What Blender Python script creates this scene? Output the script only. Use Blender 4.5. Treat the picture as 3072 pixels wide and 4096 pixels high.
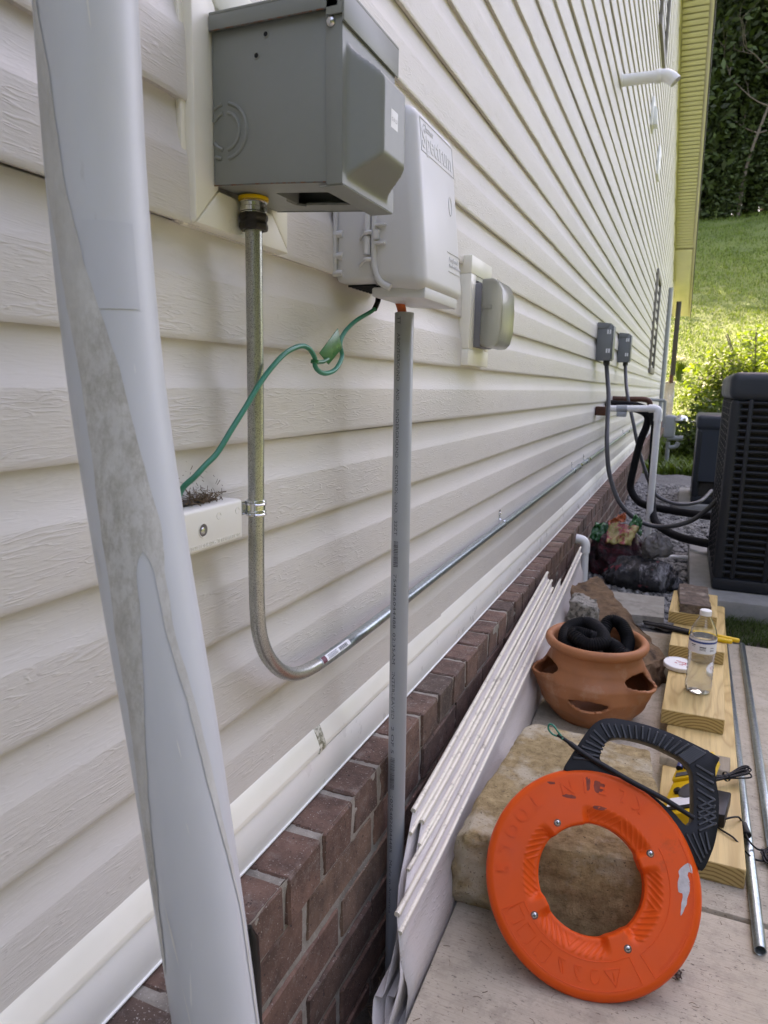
import bpy, bmesh, math, random
from mathutils import Vector, Matrix, noise as mnoise
R_ = math.radians
random.seed(7)
scene = bpy.context.scene
for o in list(bpy.data.objects): bpy.data.objects.remove(o)

# ------------------------------------------------------------------ camera
cam_d = bpy.data.cameras.new('camera'); cam = bpy.data.objects.new('camera', cam_d)
scene.collection.objects.link(cam); scene.camera = cam
cam.matrix_world = Matrix(((0.9208, -0.0880, 0.3800, 0.44),
                           (0.3896, 0.1544, -0.9079, 0.0),
                           (0.0212, 0.9841, 0.1764, 0.83), (0, 0, 0, 1)))
cam.matrix_world = Matrix.Translation((0.44, 0, 0.83)) @ cam.matrix_world.to_3x3().to_quaternion().to_matrix().to_4x4()
cam_d.sensor_fit = 'HORIZONTAL'; cam_d.sensor_width = 36.0; cam_d.lens = 33.28
cam_d.clip_start = 0.02; cam_d.clip_end = 400
cam_d.dof.use_dof = True; cam_d.dof.focus_distance = 1.0; cam_d.dof.aperture_fstop = 20.0

# ------------------------------------------------------------------ sky, sun, exposure
SUN_TO = Vector((-0.50, 0.55, 0.80)).normalized()          # towards the sun: behind the house and beyond
w = bpy.data.worlds.new('World'); scene.world = w; w.use_nodes = True
wn = w.node_tree; wn.nodes.clear()
sky = wn.nodes.new('ShaderNodeTexSky'); sky.sky_type = 'NISHITA'; sky.sun_disc = False
sky.sun_elevation = math.asin(SUN_TO.z); sky.sun_rotation = math.atan2(SUN_TO.x, SUN_TO.y)
sky.air_density = 1.0; sky.dust_density = 3.0; sky.ozone_density = 1.0
bg = wn.nodes.new('ShaderNodeBackground'); bg.inputs['Strength'].default_value = 0.15
wo = wn.nodes.new('ShaderNodeOutputWorld')
wn.links.new(sky.outputs[0], bg.inputs[0]); wn.links.new(bg.outputs[0], wo.inputs[0])
sun_d = bpy.data.lights.new('sun', 'SUN'); sun_d.energy = 4.0; sun_d.angle = R_(0.6); sun_d.color = (1.0, 0.95, 0.86)
sun = bpy.data.objects.new('sun', sun_d); scene.collection.objects.link(sun)
sun.rotation_euler = (-SUN_TO).to_track_quat('-Z', 'Y').to_euler(); sun.location = (0, 0, 20)
vs = scene.view_settings; vs.view_transform = 'Standard'; vs.look = 'None'; vs.gamma = 1.0
vs.use_curve_mapping = False; vs.exposure = 3.18
vs.use_white_balance = True; vs.white_balance_temperature = 8650; vs.white_balance_tint = 27   # the phone balanced for open shade
scene.render.resolution_x = 768; scene.render.resolution_y = 1024

# ------------------------------------------------------------------ mesh helpers
OFF = {}
def V(*a): return Vector(a)
class G:
    def __init__(s): s.v = []; s.f = []; s.m = []; s.mi = 0
    def add(s, vs_, fs):
        o = len(s.v); s.v += [tuple(p) for p in vs_]
        s.f += [tuple(i + o for i in f) for f in fs]; s.m += [s.mi] * len(fs); return s
    def box(s, x0, x1, y0, y1, z0, z1):
        return s.add([(x0,y0,z0),(x1,y0,z0),(x1,y1,z0),(x0,y1,z0),(x0,y0,z1),(x1,y0,z1),(x1,y1,z1),(x0,y1,z1)],
            [(0,3,2,1),(4,5,6,7),(0,1,5,4),(1,2,6,5),(2,3,7,6),(3,0,4,7)])
    def obox(s, c, a, b, d):
        c, a, b, d = Vector(c), Vector(a), Vector(b), Vector(d)
        P = [c + i*a + j*b + k*d for k in (-1, 1) for (i, j) in ((-1,-1),(1,-1),(1,1),(-1,1))]
        return s.add(P, [(0,3,2,1),(4,5,6,7),(0,1,5,4),(1,2,6,5),(2,3,7,6),(3,0,4,7)])
    def hexa(s, P):   # eight corners: bottom loop, top loop
        return s.add(P, [(0,3,2,1),(4,5,6,7),(0,1,5,4),(1,2,6,5),(2,3,7,6),(3,0,4,7)])
    def tube(s, pts, r, n=12, caps=True):
        pts = [Vector(p) for p in pts]; m = len(pts)
        rr = r if isinstance(r, (list, tuple)) else [r] * m
        T = [(pts[min(i+1, m-1)] - pts[max(i-1, 0)]).normalized() for i in range(m)]
        a = T[0].orthogonal().normalized(); vs_ = []
        for i in range(m):
            a = (a - T[i] * a.dot(T[i])).normalized(); b = T[i].cross(a)
            for k in range(n):
                t = 2*math.pi*k/n; vs_.append(pts[i] + (a*math.cos(t) + b*math.sin(t)) * rr[i])
        fs = [(i*n+k, i*n+(k+1) % n, (i+1)*n+(k+1) % n, (i+1)*n+k) for i in range(m-1) for k in range(n)]
        if caps: fs += [tuple(range(n-1, -1, -1)), tuple(range((m-1)*n, m*n))]
        return s.add(vs_, fs)
    def lathe(s, prof, c=(0,0,0), ax=(0,0,1), n=32, caps=False):
        c = Vector(c); ax = Vector(ax).normalized(); a = ax.orthogonal().normalized(); b = ax.cross(a); vs_ = []
        for (r, h) in prof:
            for k in range(n):
                t = 2*math.pi*k/n; vs_.append(c + ax*h + (a*math.cos(t) + b*math.sin(t))*r)
        fs = [(i*n+k, i*n+(k+1) % n, (i+1)*n+(k+1) % n, (i+1)*n+k) for i in range(len(prof)-1) for k in range(n)]
        if caps: fs += [tuple(range(n-1, -1, -1)), tuple(range((len(prof)-1)*n, len(prof)*n))]
        return s.add(vs_, fs)
    def prism(s, poly, vec):
        n = len(poly); poly = [Vector(p) for p in poly]; vec = Vector(vec)
        return s.add(poly + [p + vec for p in poly], [tuple(range(n-1, -1, -1)), tuple(range(n, 2*n))] +
                     [(k, (k+1) % n, n+(k+1) % n, n+k) for k in range(n)])
    def grid(s, fn, nu, nv, cu=False, cv=False):
        vs_ = [fn(i/(nu if cu else nu-1), j/(nv if cv else nv-1)) for i in range(nu) for j in range(nv)]
        fs = [(i*nv+j, ((i+1) % nu)*nv+j, ((i+1) % nu)*nv+(j+1) % nv, i*nv+(j+1) % nv)
              for i in range(nu if cu else nu-1) for j in range(nv if cv else nv-1)]
        return s.add(vs_, fs)
    def sweep(s, prof, ys, fn):   # prof list of (x,z); fn(x,y,z)->point ; open sheet along ys
        m = len(prof)
        vs_ = [fn(x, y, z) for y in ys for (x, z) in prof]
        return s.add(vs_, [(i*m+j, i*m+j+1, (i+1)*m+j+1, (i+1)*m+j) for i in range(len(ys)-1) for j in range(m-1)])
    def plate(s, loops, to3d, th):   # polygon with holes, thickness th along local normal
        bm = bmesh.new(); edges = []
        for lp in loops:
            vv = [bm.verts.new((p[0], p[1], 0)) for p in lp]
            edges += [bm.edges.new((vv[i], vv[(i+1) % len(vv)])) for i in range(len(vv))]
        bmesh.ops.triangle_fill(bm, use_beauty=True, use_dissolve=False, edges=edges)
        bm.normal_update()
        for f in bm.faces:
            if f.normal.z < 0: f.normal_flip()
        bm.verts.index_update(); n = len(bm.verts)
        top = [(v.co.x, v.co.y) for v in bm.verts]; fs = [tuple(v.index for v in f.verts) for f in bm.faces]
        be = [(e.verts[0].index, e.verts[1].index) for e in bm.edges if len(e.link_faces) == 1]; bm.free()
        vs_ = [to3d(x, y, 0) for x, y in top] + [to3d(x, y, -th) for x, y in top]
        return s.add(vs_, fs + [tuple(reversed([i+n for i in f])) for f in fs] + [(a, b, b+n, a+n) for a, b in be])

def crv(pts, n=8):   # Catmull-Rom
    P = [Vector(p) for p in pts]; out = []
    for i in range(len(P)-1):
        p0, p1, p2, p3 = P[max(i-1, 0)], P[i], P[i+1], P[min(i+2, len(P)-1)]
        for k in range(n):
            t = k/n
            out.append(0.5*((2*p1) + (p2-p0)*t + (2*p0-5*p1+4*p2-p3)*t*t + (3*p1-p0-3*p2+p3)*t**3))
    out.append(P[-1]); return out
def crv2(pts, n=6, closed=True):
    m = len(pts); out = []
    for i in range(m if closed else m-1):
        g = lambda k: Vector(pts[k % m]) if closed else Vector(pts[max(0, min(m-1, k))])
        p0, p1, p2, p3 = g(i-1), g(i), g(i+1), g(i+2)
        for k in range(n):
            t = k/n; q = 0.5*((2*p1) + (p2-p0)*t + (2*p0-5*p1+4*p2-p3)*t*t + (3*p1-p0-3*p2+p3)*t**3)
            out.append((q.x, q.y))
    return out

def mesh_of(name, g, mats, bevel=0, seg=2, smooth=35, recalc=True):
    me = bpy.data.meshes.new(name); me.from_pydata(g.v, [], g.f)
    mats = mats if isinstance(mats, (list, tuple)) else [mats]
    for m in mats: me.materials.append(m)
    if len(mats) > 1: me.polygons.foreach_set('material_index', g.m)
    if bevel or recalc:
        bm = bmesh.new(); bm.from_mesh(me)
        if recalc: bmesh.ops.recalc_face_normals(bm, faces=bm.faces)
        if bevel:
            ed = [e for e in bm.edges if len(e.link_faces) == 2 and e.calc_face_angle(0) > R_(25)]
            bmesh.ops.bevel(bm, geom=ed, offset=bevel, segments=seg, profile=0.5, affect='EDGES', clamp_overlap=True)
        bm.to_mesh(me); bm.free()
    if smooth is not None:
        me.polygons.foreach_set('use_smooth', [True]*len(me.polygons))
        me.set_sharp_from_angle(angle=R_(smooth))
    me.update(); return me
def obj(name, g, mats, parent=None, bevel=0, seg=2, smooth=35, kind=None, label=None, cat=None, group=None, at=None, recalc=True):
    off = OFF[parent] if parent else (Vector(at) if at else Vector((0, 0, 0)))
    g.v = [(p[0]-off.x, p[1]-off.y, p[2]-off.z) for p in g.v]
    o = bpy.data.objects.new(name, mesh_of(name, g, mats, bevel, seg, smooth, recalc)); scene.collection.objects.link(o)
    if parent: o.parent = parent
    else: o.location = off
    OFF[o] = off
    tag(o, label, cat, group, kind); return o
def tag(o, label=None, cat=None, group=None, kind=None):
    if label: o['label'] = label
    if cat: o['category'] = cat
    if group: o['group'] = group
    if kind: o['kind'] = kind
    return o
def thing(name, label, cat, loc=(0,0,0), group=None):
    o = bpy.data.objects.new(name, None); scene.collection.objects.link(o); o.location = loc
    o.empty_display_size = 0.05
    OFF[o] = Vector(loc); return tag(o, label, cat, group)
def inst(name, me, parent, loc, rot=(0,0,0), scl=(1,1,1)):
    o = bpy.data.objects.new(name, me); scene.collection.objects.link(o); o.parent = parent
    o.location = Vector(loc) - OFF[parent]; o.rotation_euler = rot; o.scale = scl; OFF[o] = Vector((0,0,0)); return o
def text_g(txt, size, fn, depth=0.0, bold=0.0, align='LEFT', width=None, res=3):
    """flat lettering as a mesh; fn(x, y, h) puts each point in space"""
    cu = bpy.data.curves.new('lettering', 'FONT'); cu.body = txt; cu.size = size; cu.align_x = align
    cu.extrude = depth; cu.offset = bold; cu.resolution_u = res
    t = bpy.data.objects.new('lettering', cu); scene.collection.objects.link(t)
    dg = bpy.context.evaluated_depsgraph_get(); me = bpy.data.meshes.new_from_object(t.evaluated_get(dg))
    g = G(); k = 1.0
    if width:
        xs = [v.co.x for v in me.vertices]; k = width/max(1e-6, max(xs)-min(xs))
    g.add([fn(v.co.x*k, v.co.y, v.co.z) for v in me.vertices], [tuple(p.vertices) for p in me.polygons])
    bpy.data.objects.remove(t); bpy.data.meshes.remove(me); bpy.data.curves.remove(cu); return g
def fbm(p, o=4): return mnoise.fractal(Vector(p), 1.0, 2.0, o)

# ------------------------------------------------------------------ materials
def newmat(name):
    m = bpy.data.materials.new(name); m.use_nodes = True; nt = m.node_tree; b = nt.nodes['Principled BSDF']; return m, nt, b
def nd(nt, t, **k):
    n = nt.nodes.new('ShaderNode' + t)
    for a, v in k.items():
        if a in n.inputs: n.inputs[a].default_value = v
        else: setattr(n, a, v)
    return n
def lk(nt, a, b): nt.links.new(a, b)
def coords(nt, scale=(1,1,1), kind='Object', loc=None):
    tc = nd(nt, 'TexCoord'); mp = nd(nt, 'Mapping'); mp.inputs['Scale'].default_value = scale
    if loc: mp.inputs['Location'].default_value = loc
    lk(nt, tc.outputs[kind], mp.inputs[0]); return mp.outputs[0]
def noi(nt, vec, scale, detail=4, rough=0.6, dist=0.0):
    n = nd(nt, 'TexNoise'); n.inputs['Scale'].default_value = scale; n.inputs['Detail'].default_value = detail
    n.inputs['Roughness'].default_value = rough; n.inputs['Distortion'].default_value = dist
    if vec is not None: lk(nt, vec, n.inputs['Vector'])
    return n.outputs[0]
def ramp(nt, fac, stops, interp='LINEAR'):
    r = nd(nt, 'ValToRGB'); cr = r.color_ramp; cr.interpolation = interp
    while len(cr.elements) > 1: cr.elements.remove(cr.elements[0])
    cr.elements[0].position = stops[0][0]
    def c4(c): return (c, c, c, 1) if isinstance(c, (int, float)) else (*c, 1)
    cr.elements[0].color = c4(stops[0][1])
    for p, c in stops[1:]:
        e = cr.elements.new(p); e.color = c4(c)
    lk(nt, fac, r.inputs[0]); return r.outputs[0]
def math_(nt, op, a, b=None, c=None):
    n = nd(nt, 'Math'); n.operation = op
    for i, x in enumerate((a, b, c)):
        if x is None: continue
        if isinstance(x, (int, float)): n.inputs[i].default_value = x
        else: lk(nt, x, n.inputs[i])
    return n.outputs[0]
def mix(nt, fac, a, b, mode='MIX'):
    n = nd(nt, 'Mix'); n.data_type = 'RGBA'; n.blend_type = mode
    for sck, x in ((n.inputs[0], fac), (n.inputs[6], a), (n.inputs[7], b)):
        if isinstance(x, (int, float)): sck.default_value = x
        elif isinstance(x, tuple): sck.default_value = (*x, 1)
        else: lk(nt, x, sck)
    return n.outputs[2]
def bump(nt, b, h, strength=0.3, dist=0.002, prev=None):
    n = nd(nt, 'Bump'); n.inputs['Strength'].default_value = strength; n.inputs['Distance'].default_value = dist
    lk(nt, h, n.inputs['Height'])
    if prev: lk(nt, prev, n.inputs['Normal'])
    lk(nt, n.outputs[0], b.inputs['Normal']); return n.outputs[0]
def plain(name, c, rough=0.5, metal=0.0, var=0.12, vs_=6.0, dirt=None, ds=14.0, dl=(0.55, 0.75), bs=0.0, bscale=200.0, bd=0.001, stretch=(1,1,1), coat=0.0, spec=0.5):
    """paint or plastic with uneven tone, optional dirt patches and fine relief"""
    m, nt, b = newmat(name); vec = coords(nt, stretch)
    f = noi(nt, vec, vs_, 5, 0.6)
    hi = tuple(min(1, x*(1+var)) for x in c); lo = tuple(x*(1-var) for x in c)
    col = ramp(nt, f, [(0.3, lo), (0.7, hi)])
    if dirt:
        f2 = ramp(nt, noi(nt, vec, ds, 8, 0.7), [(dl[0], 0.0), (dl[1], 1.0)]); col = mix(nt, f2, col, dirt)
    lk(nt, col, b.inputs['Base Color']); b.inputs['Metallic'].default_value = metal
    f3 = noi(nt, vec, vs_*4, 4); rr = nd(nt, 'MapRange'); lk(nt, f3, rr.inputs[0])
    rr.inputs[1].default_value = 0.3; rr.inputs[2].default_value = 0.7
    rr.inputs[3].default_value = max(0.03, rough-0.08); rr.inputs[4].default_value = min(1, rough+0.1)
    lk(nt, rr.outputs[0], b.inputs['Roughness']); b.inputs['Coat Weight'].default_value = coat
    b.inputs['Specular IOR Level'].default_value = spec
    if bs: bump(nt, b, noi(nt, vec, bscale, 6, 0.65), bs, bd)
    return m
MAT = {}
# ---- surface materials of the place
def siding_mat(name, c, grain):
    m, nt, b = newmat(name); vec = coords(nt, (1, 1, 1))
    tone = noi(nt, coords(nt, (1, 0.5, 2.0)), 2.2, 5, 0.6)
    col = ramp(nt, tone, [(0.3, tuple(x*0.94 for x in c)), (0.7, tuple(min(1, x*1.03) for x in c))])
    dirt = ramp(nt, noi(nt, coords(nt, (1, 1.6, 5)), 7.0, 9, 0.72), [(0.56, 0.0), (0.80, 0.55)])
    col = mix(nt, dirt, col, tuple(x*f for x, f in zip(c, (0.72, 0.70, 0.64))))
    sp = ramp(nt, noi(nt, vec, 170.0, 2, 0.5), [(0.74, 0.0), (0.77, 1.0)])
    spm = ramp(nt, noi(nt, vec, 3.0, 4, 0.6), [(0.56, 0.0), (0.72, 0.5)])
    col = mix(nt, math_(nt, 'MULTIPLY', sp, spm), col, (0.16, 0.14, 0.11))
    lk(nt, col, b.inputs['Base Color']); b.inputs['Roughness'].default_value = 0.42
    b.inputs['Specular IOR Level'].default_value = 0.4
    n1 = noi(nt, coords(nt, (1, 3.2, 24.0)), 2.6, 3.0, 0.55, 0.25)
    pp = math_(nt, 'PINGPONG', math_(nt, 'MULTIPLY', n1, 9.0), 0.5)
    ridge = ramp(nt, pp, [(0.0, 1.0), (0.10, 0.55), (0.2, 0.0)])
    brk = ramp(nt, noi(nt, coords(nt, (1, 6.0, 30.0), loc=(3, 1, 2)), 2.0, 3), [(0.40, 0.0), (0.55, 1.0)])
    n2 = noi(nt, coords(nt, (1, 18.0, 190.0)), 3.0, 3.0, 0.6, 0.4)
    fine = ramp(nt, n2, [(0.42, 0.0), (0.62, 1.0)])
    h = math_(nt, 'ADD', math_(nt, 'MULTIPLY', math_(nt, 'MULTIPLY', ridge, brk), 1.0), math_(nt, 'MULTIPLY', fine, 0.26))
    bump(nt, b, h, grain, 0.0011); return m
SID = (0.655, 0.622, 0.578)
MAT['siding_face'] = siding_mat('vinyl_siding_embossed', SID, 0.36)
MAT['siding_cove'] = siding_mat('vinyl_siding_smooth', SID, 0.16)
MAT['cream'] = plain('cream_vinyl_trim', (0.84, 0.815, 0.715), 0.35, var=0.05, dirt=(0.50, 0.46, 0.36), ds=9, dl=(0.62, 0.86))
MAT['white_trim'] = plain('white_painted_metal', (0.87, 0.865, 0.82), 0.32, var=0.03, dirt=(0.55, 0.50, 0.38), ds=22, dl=(0.66, 0.9))
MAT['soffit'] = plain('cream_vinyl_soffit', (0.74, 0.70, 0.52), 0.45, var=0.05)
MAT['white_plastic'] = plain('white_plastic', (0.82, 0.82, 0.80), 0.35, var=0.03, dirt=(0.6, 0.57, 0.48), ds=8, dl=(0.62, 0.9))
MAT['dark_trim'] = plain('dark_edge_metal', (0.05, 0.045, 0.04), 0.5)
MAT['shingle'] = plain('asphalt_shingle', (0.09, 0.085, 0.08), 0.9, var=0.4, vs_=30, bs=0.5, bscale=90)
MAT['win_brown'] = plain('brown_grey_frame', (0.20, 0.18, 0.15), 0.5)
MAT['glass_dark'] = plain('window_glass', (0.02, 0.025, 0.03), 0.05, var=0.0)
MAT['black_gap'] = plain('dark_cavity', (0.012, 0.012, 0.012), 0.9)

def brick_mat():
    m, nt, b = newmat('weathered_brick'); tc = nd(nt, 'TexCoord'); oi = nd(nt, 'ObjectInfo')
    add = nd(nt, 'VectorMath'); add.operation = 'ADD'; lk(nt, tc.outputs['Object'], add.inputs[0])
    sc = nd(nt, 'VectorMath'); sc.operation = 'SCALE'; lk(nt, oi.outputs['Location'], sc.inputs[0]); sc.inputs[3].default_value = 7.3
    lk(nt, sc.outputs[0], add.inputs[1]); vec = add.outputs[0]
    base = ramp(nt, oi.outputs['Random'], [(0.0, (0.125, 0.072, 0.053)), (0.35, (0.155, 0.086, 0.062)), (0.7, (0.185, 0.10, 0.071)), (0.9, (0.095, 0.066, 0.051)), (1.0, (0.235, 0.135, 0.088))])
    blot = ramp(nt, noi(nt, vec, 22.0, 6, 0.65), [(0.35, 0.55), (0.65, 1.25)])
    col = mix(nt, 1.0, base, blot, 'MULTIPLY')
    col = mix(nt, ramp(nt, noi(nt, vec, 45.0, 8, 0.75), [(0.54, 0.0), (0.72, 0.45)]), col, (0.30, 0.27, 0.24))
    sp = ramp(nt, noi(nt, vec, 420.0, 2, 0.5), [(0.66, 0.0), (0.70, 0.8)])
    col = mix(nt, sp, col, (0.42, 0.38, 0.34))
    pit = ramp(nt, noi(nt, vec, 130.0, 3, 0.6), [(0.30, 1.0), (0.36, 0.0)])
    col = mix(nt, math_(nt, 'MULTIPLY', pit, 0.8), col, (0.03, 0.02, 0.018))
    lk(nt, col, b.inputs['Base Color']); b.inputs['Roughness'].default_value = 0.85
    h = math_(nt, 'SUBTRACT', noi(nt, vec, 160.0, 8, 0.75), math_(nt, 'MULTIPLY', pit, 0.6))
    bump(nt, b, h, 0.7, 0.0022); return m
MAT['brick'] = brick_mat()
def rough_mat(name, c1, c2, scale, c3=None, s3=8.0, l3=(0.5, 0.7), bs=0.6, bd=0.004, rough=0.9, speck=None, sps=300):
    m, nt, b = newmat(name); vec = coords(nt)
    col = ramp(nt, noi(nt, vec, scale, 8, 0.7), [(0.28, c1), (0.72, c2)])
    if c3: col = mix(nt, ramp(nt, noi(nt, coords(nt, loc=(5, 2, 9)), s3, 6, 0.65), [(l3[0], 0.0), (l3[1], 1.0)]), col, c3)
    if speck: col = mix(nt, ramp(nt, noi(nt, vec, sps, 2, 0.5), [(0.66, 0.0), (0.70, 0.85)]), col, speck)
    lk(nt, col, b.inputs['Base Color']); b.inputs['Roughness'].default_value = rough
    bump(nt, b, noi(nt, vec, scale*3, 9, 0.75), bs, bd); return m
MAT['mortar'] = rough_mat('mortar', (0.24, 0.215, 0.18), (0.39, 0.355, 0.30), 60, (0.10, 0.085, 0.07), 12, (0.52, 0.75), 0.8, 0.003, speck=(0.5, 0.48, 0.44), sps=500)
def concrete_mat():
    m, nt, b = newmat('broomed_concrete'); vec = coords(nt)
    col = ramp(nt, noi(nt, vec, 3.0, 9, 0.72), [(0.30, (0.40, 0.35, 0.265)), (0.70, (0.53, 0.47, 0.37))])
    gr = noi(nt, coords(nt, (4, 90, 1)), 4.0, 5, 0.7); col = mix(nt, ramp(nt, gr, [(0.34, 0.45), (0.48, 0.0)]), col, (0.27, 0.225, 0.165))
    col = mix(nt, ramp(nt, noi(nt, vec, 26.0, 7, 0.75), [(0.36, 0.55), (0.52, 0.0)]), col, (0.27, 0.235, 0.18))
    sp = ramp(nt, noi(nt, coords(nt, (1.0, 2.2, 1)), 110.0, 3, 0.6), [(0.60, 0.0), (0.66, 0.9)])
    spm = ramp(nt, noi(nt, vec, 9.0, 3), [(0.38, 0.25), (0.60, 1.0)])
    col = mix(nt, math_(nt, 'MULTIPLY', sp, spm), col, (0.09, 0.08, 0.065))
    rust = ramp(nt, noi(nt, coords(nt, loc=(0.37, 0.21, 0)), 5.5, 5, 0.6), [(0.63, 0.0), (0.78, 0.6)])
    col = mix(nt, rust, col, (0.36, 0.22, 0.10))
    wh = ramp(nt, noi(nt, coords(nt, loc=(2.1, 1.3, 0)), 6.0, 7, 0.7), [(0.58, 0.0), (0.75, 0.5)])
    col = mix(nt, wh, col, (0.56, 0.53, 0.485))
    lk(nt, col, b.inputs['Base Color']); b.inputs['Roughness'].default_value = 0.9
    n1 = bump(nt, b, gr, 0.35, 0.002); bump(nt, b, noi(nt, vec, 220.0, 6, 0.75), 0.4, 0.0015, n1); return m
MAT['concrete'] = concrete_mat()
MAT['pad'] = rough_mat('grey_pad_concrete', (0.20, 0.20, 0.19), (0.30, 0.30, 0.285), 12, None, bs=0.3)
MAT['dirt'] = rough_mat('damp_soil', (0.035, 0.028, 0.02), (0.10, 0.08, 0.06), 30, (0.16, 0.13, 0.10), 40, (0.55, 0.7), 1.0, 0.01)
MAT['gravel_base'] = rough_mat('gravel_bed', (0.07, 0.07, 0.068), (0.22, 0.215, 0.205), 90, None, bs=1.0, bd=0.01)
def lawn_mat():
    m, nt, b = newmat('lawn_turf'); vec = coords(nt)
    col = ramp(nt, noi(nt, vec, 0.6, 8, 0.7), [(0.32, (0.06, 0.10, 0.015)), (0.5, (0.09, 0.14, 0.022)), (0.72, (0.14, 0.175, 0.034))])
    col = mix(nt, ramp(nt, noi(nt, vec, 14.0, 7, 0.75), [(0.35, 0.6), (0.6, 0.0)]), col, (0.03, 0.05, 0.010))
    lk(nt, col, b.inputs['Base Color']); b.inputs['Roughness'].default_value = 0.9
    bump(nt, b, noi(nt, vec, 12.0, 9, 0.8), 0.9, 0.12); return m
MAT['lawn'] = lawn_mat()

# ------------------------------------------------------------------ ground
def hill(x, y):
    t = y - 17.0
    h = -0.035 if t < 0 else -0.035 + 0.40*(math.sqrt(t*t+9.0)-3.0)
    h += 0.05*max(0, t)/10*fbm((x*0.15, y*0.15, 2.0)) * 4
    if y > 46: h = h - 0.33*(y-46)
    if y < 2.6: h = -0.16
    return h
g = G(); ys = [-30 + 2.2*i for i in range(60)]; xs = [-45 + 2.5*i for i in range(42)]
g.add([(x, y, hill(x, y)) for y in ys for x in xs], [(i*42+j, i*42+j+1, (i+1)*42+j+1, (i+1)*42+j) for i in range(59) for j in range(41)])
obj('lawn', g, MAT['lawn'], kind='structure', label='green lawn rising to the woods behind the house')
slab = thing('concrete_slab', None, None, (1.0, 0.5, 0)); tag(slab, kind='structure')
for (y0, y1) in ((-1.6, 1.151), (1.160, 2.557)):
    def xe(y): return 0.168-0.0215*(y-0.75)
    g = G(); g.hexa([(xe(y0), y0, -0.11), (3.2, y0, -0.11), (3.2, y1, -0.11), (xe(y1), y1, -0.11), (xe(y0), y0, 0), (3.2, y0, 0), (3.2, y1, 0), (xe(y1), y1, 0)]); obj('slab_panel', g, MAT['concrete'], slab, bevel=0.006)
g = G(); g.grid(lambda u, v: (0.05+0.09*u, -0.5+3.3*v, -0.095+0.02*fbm((u*2, v*40, 0))), 6, 160)
obj('soil_strip', g, MAT['dirt'], kind='structure', label='dark soil gap between slab and brick foundation')
g = G(); g.grid(lambda u, v: (0.05+1.75*u, 2.56+5.2*v, -0.012+0.02*fbm((u*12, v*36, 1))), 40, 110)
obj('gravel_bed', g, MAT['gravel_base'], kind='structure', label='grey gravel bed along the foundation')
# loose gravel stones
def pebble(n=0):
    bm = bmesh.new(); bmesh.ops.create_icosphere(bm, subdivisions=1, radius=1.0)
    for v in bm.verts: v.co *= 1 + 0.35*mnoise.noise(v.co*1.3 + Vector((n*5.1, 0, 0)))
    vs_ = [tuple(v.co) for v in bm.verts]; fs = [tuple(v.index for v in f.verts) for f in bm.faces]; bm.free(); return vs_, fs
PB = [pebble(i) for i in range(5)]
MAT['stone_mix'] = rough_mat('gravel_stones', (0.13, 0.13, 0.125), (0.36, 0.35, 0.33), 25, (0.06, 0.06, 0.06), 18, (0.5, 0.62), 0.5, 0.003)
g = G(); rnd = random.Random(3)
for i in range(9000):
    y = 2.62 + 4.2*rnd.random()**1.4; x = 0.08 + rnd.random()*0.95
    if x > 0.52 and y < 3.9: continue
    r = rnd.uniform(0.006, 0.016)*(1+0.12*(y-2.6)); vs_, fs = PB[i % 5]; a = rnd.random()*6.28; ca, sa = math.cos(a), math.sin(a); q = rnd.uniform(0.6, 1.0)
    g.add([(x+r*(p[0]*ca-p[1]*sa), y+r*(p[0]*sa+p[1]*ca), -0.002+r*p[2]*q) for p in vs_], fs)
obj('gravel', g, MAT['stone_mix'], kind='stuff', smooth=None, recalc=False, label='loose grey gravel stones beside the condenser pads', cat='gravel')

# ------------------------------------------------------------------ house: vinyl siding on a brick foundation
house = thing('house', 'long cream vinyl sided gable house wall on a brick foundation', 'house', (0, 7, 0))
RK0, RKS, RIDGE = 2.84, 0.338, 3.2
def rake(y): return RK0 + RKS*(14.5-y) if y >= RIDGE else RK0 + RKS*(14.5-RIDGE) - RKS*(RIDGE-y)
FLAT = [(0.0005, 0.0), (0.0118, -0.0012), (0.0133, 0.0008), (0.0136, 0.004)]
def course(z):
    a = [(x, z+h) for x, h in FLAT]; b = [(0.0136, z+0.004), (0.0130, z+0.028), (0.0122, z+0.052), (0.0115, z+0.0555)]
    c = [(0.0115, z+0.0555), (0.0095, z+0.0600), (0.0065, z+0.0660), (0.0038, z+0.0740), (0.0019, z+0.084), (0.0009, z+0.0945), (0.0007, z+0.1008)]
    q = lambda L: [(0.0050+x*0.63, h) for x, h in L]
    return q(a), q(b), q(c)
rnd = random.Random(11)
SEAM = {0.365: [1.30, 4.2, 7.6], 0.566: [0.712, 3.3, 6.6], 0.767: [1.372, 4.6, 8.0], 0.968: [0.531, 1.965, 5.4, 9.0], 1.169: [2.34, 5.9, 9.4], 1.370: [2.02, 4.9, 8.6], 1.571: [1.86, 5.4, 9.1]}
nrow = 0; z0 = 0.365
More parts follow.
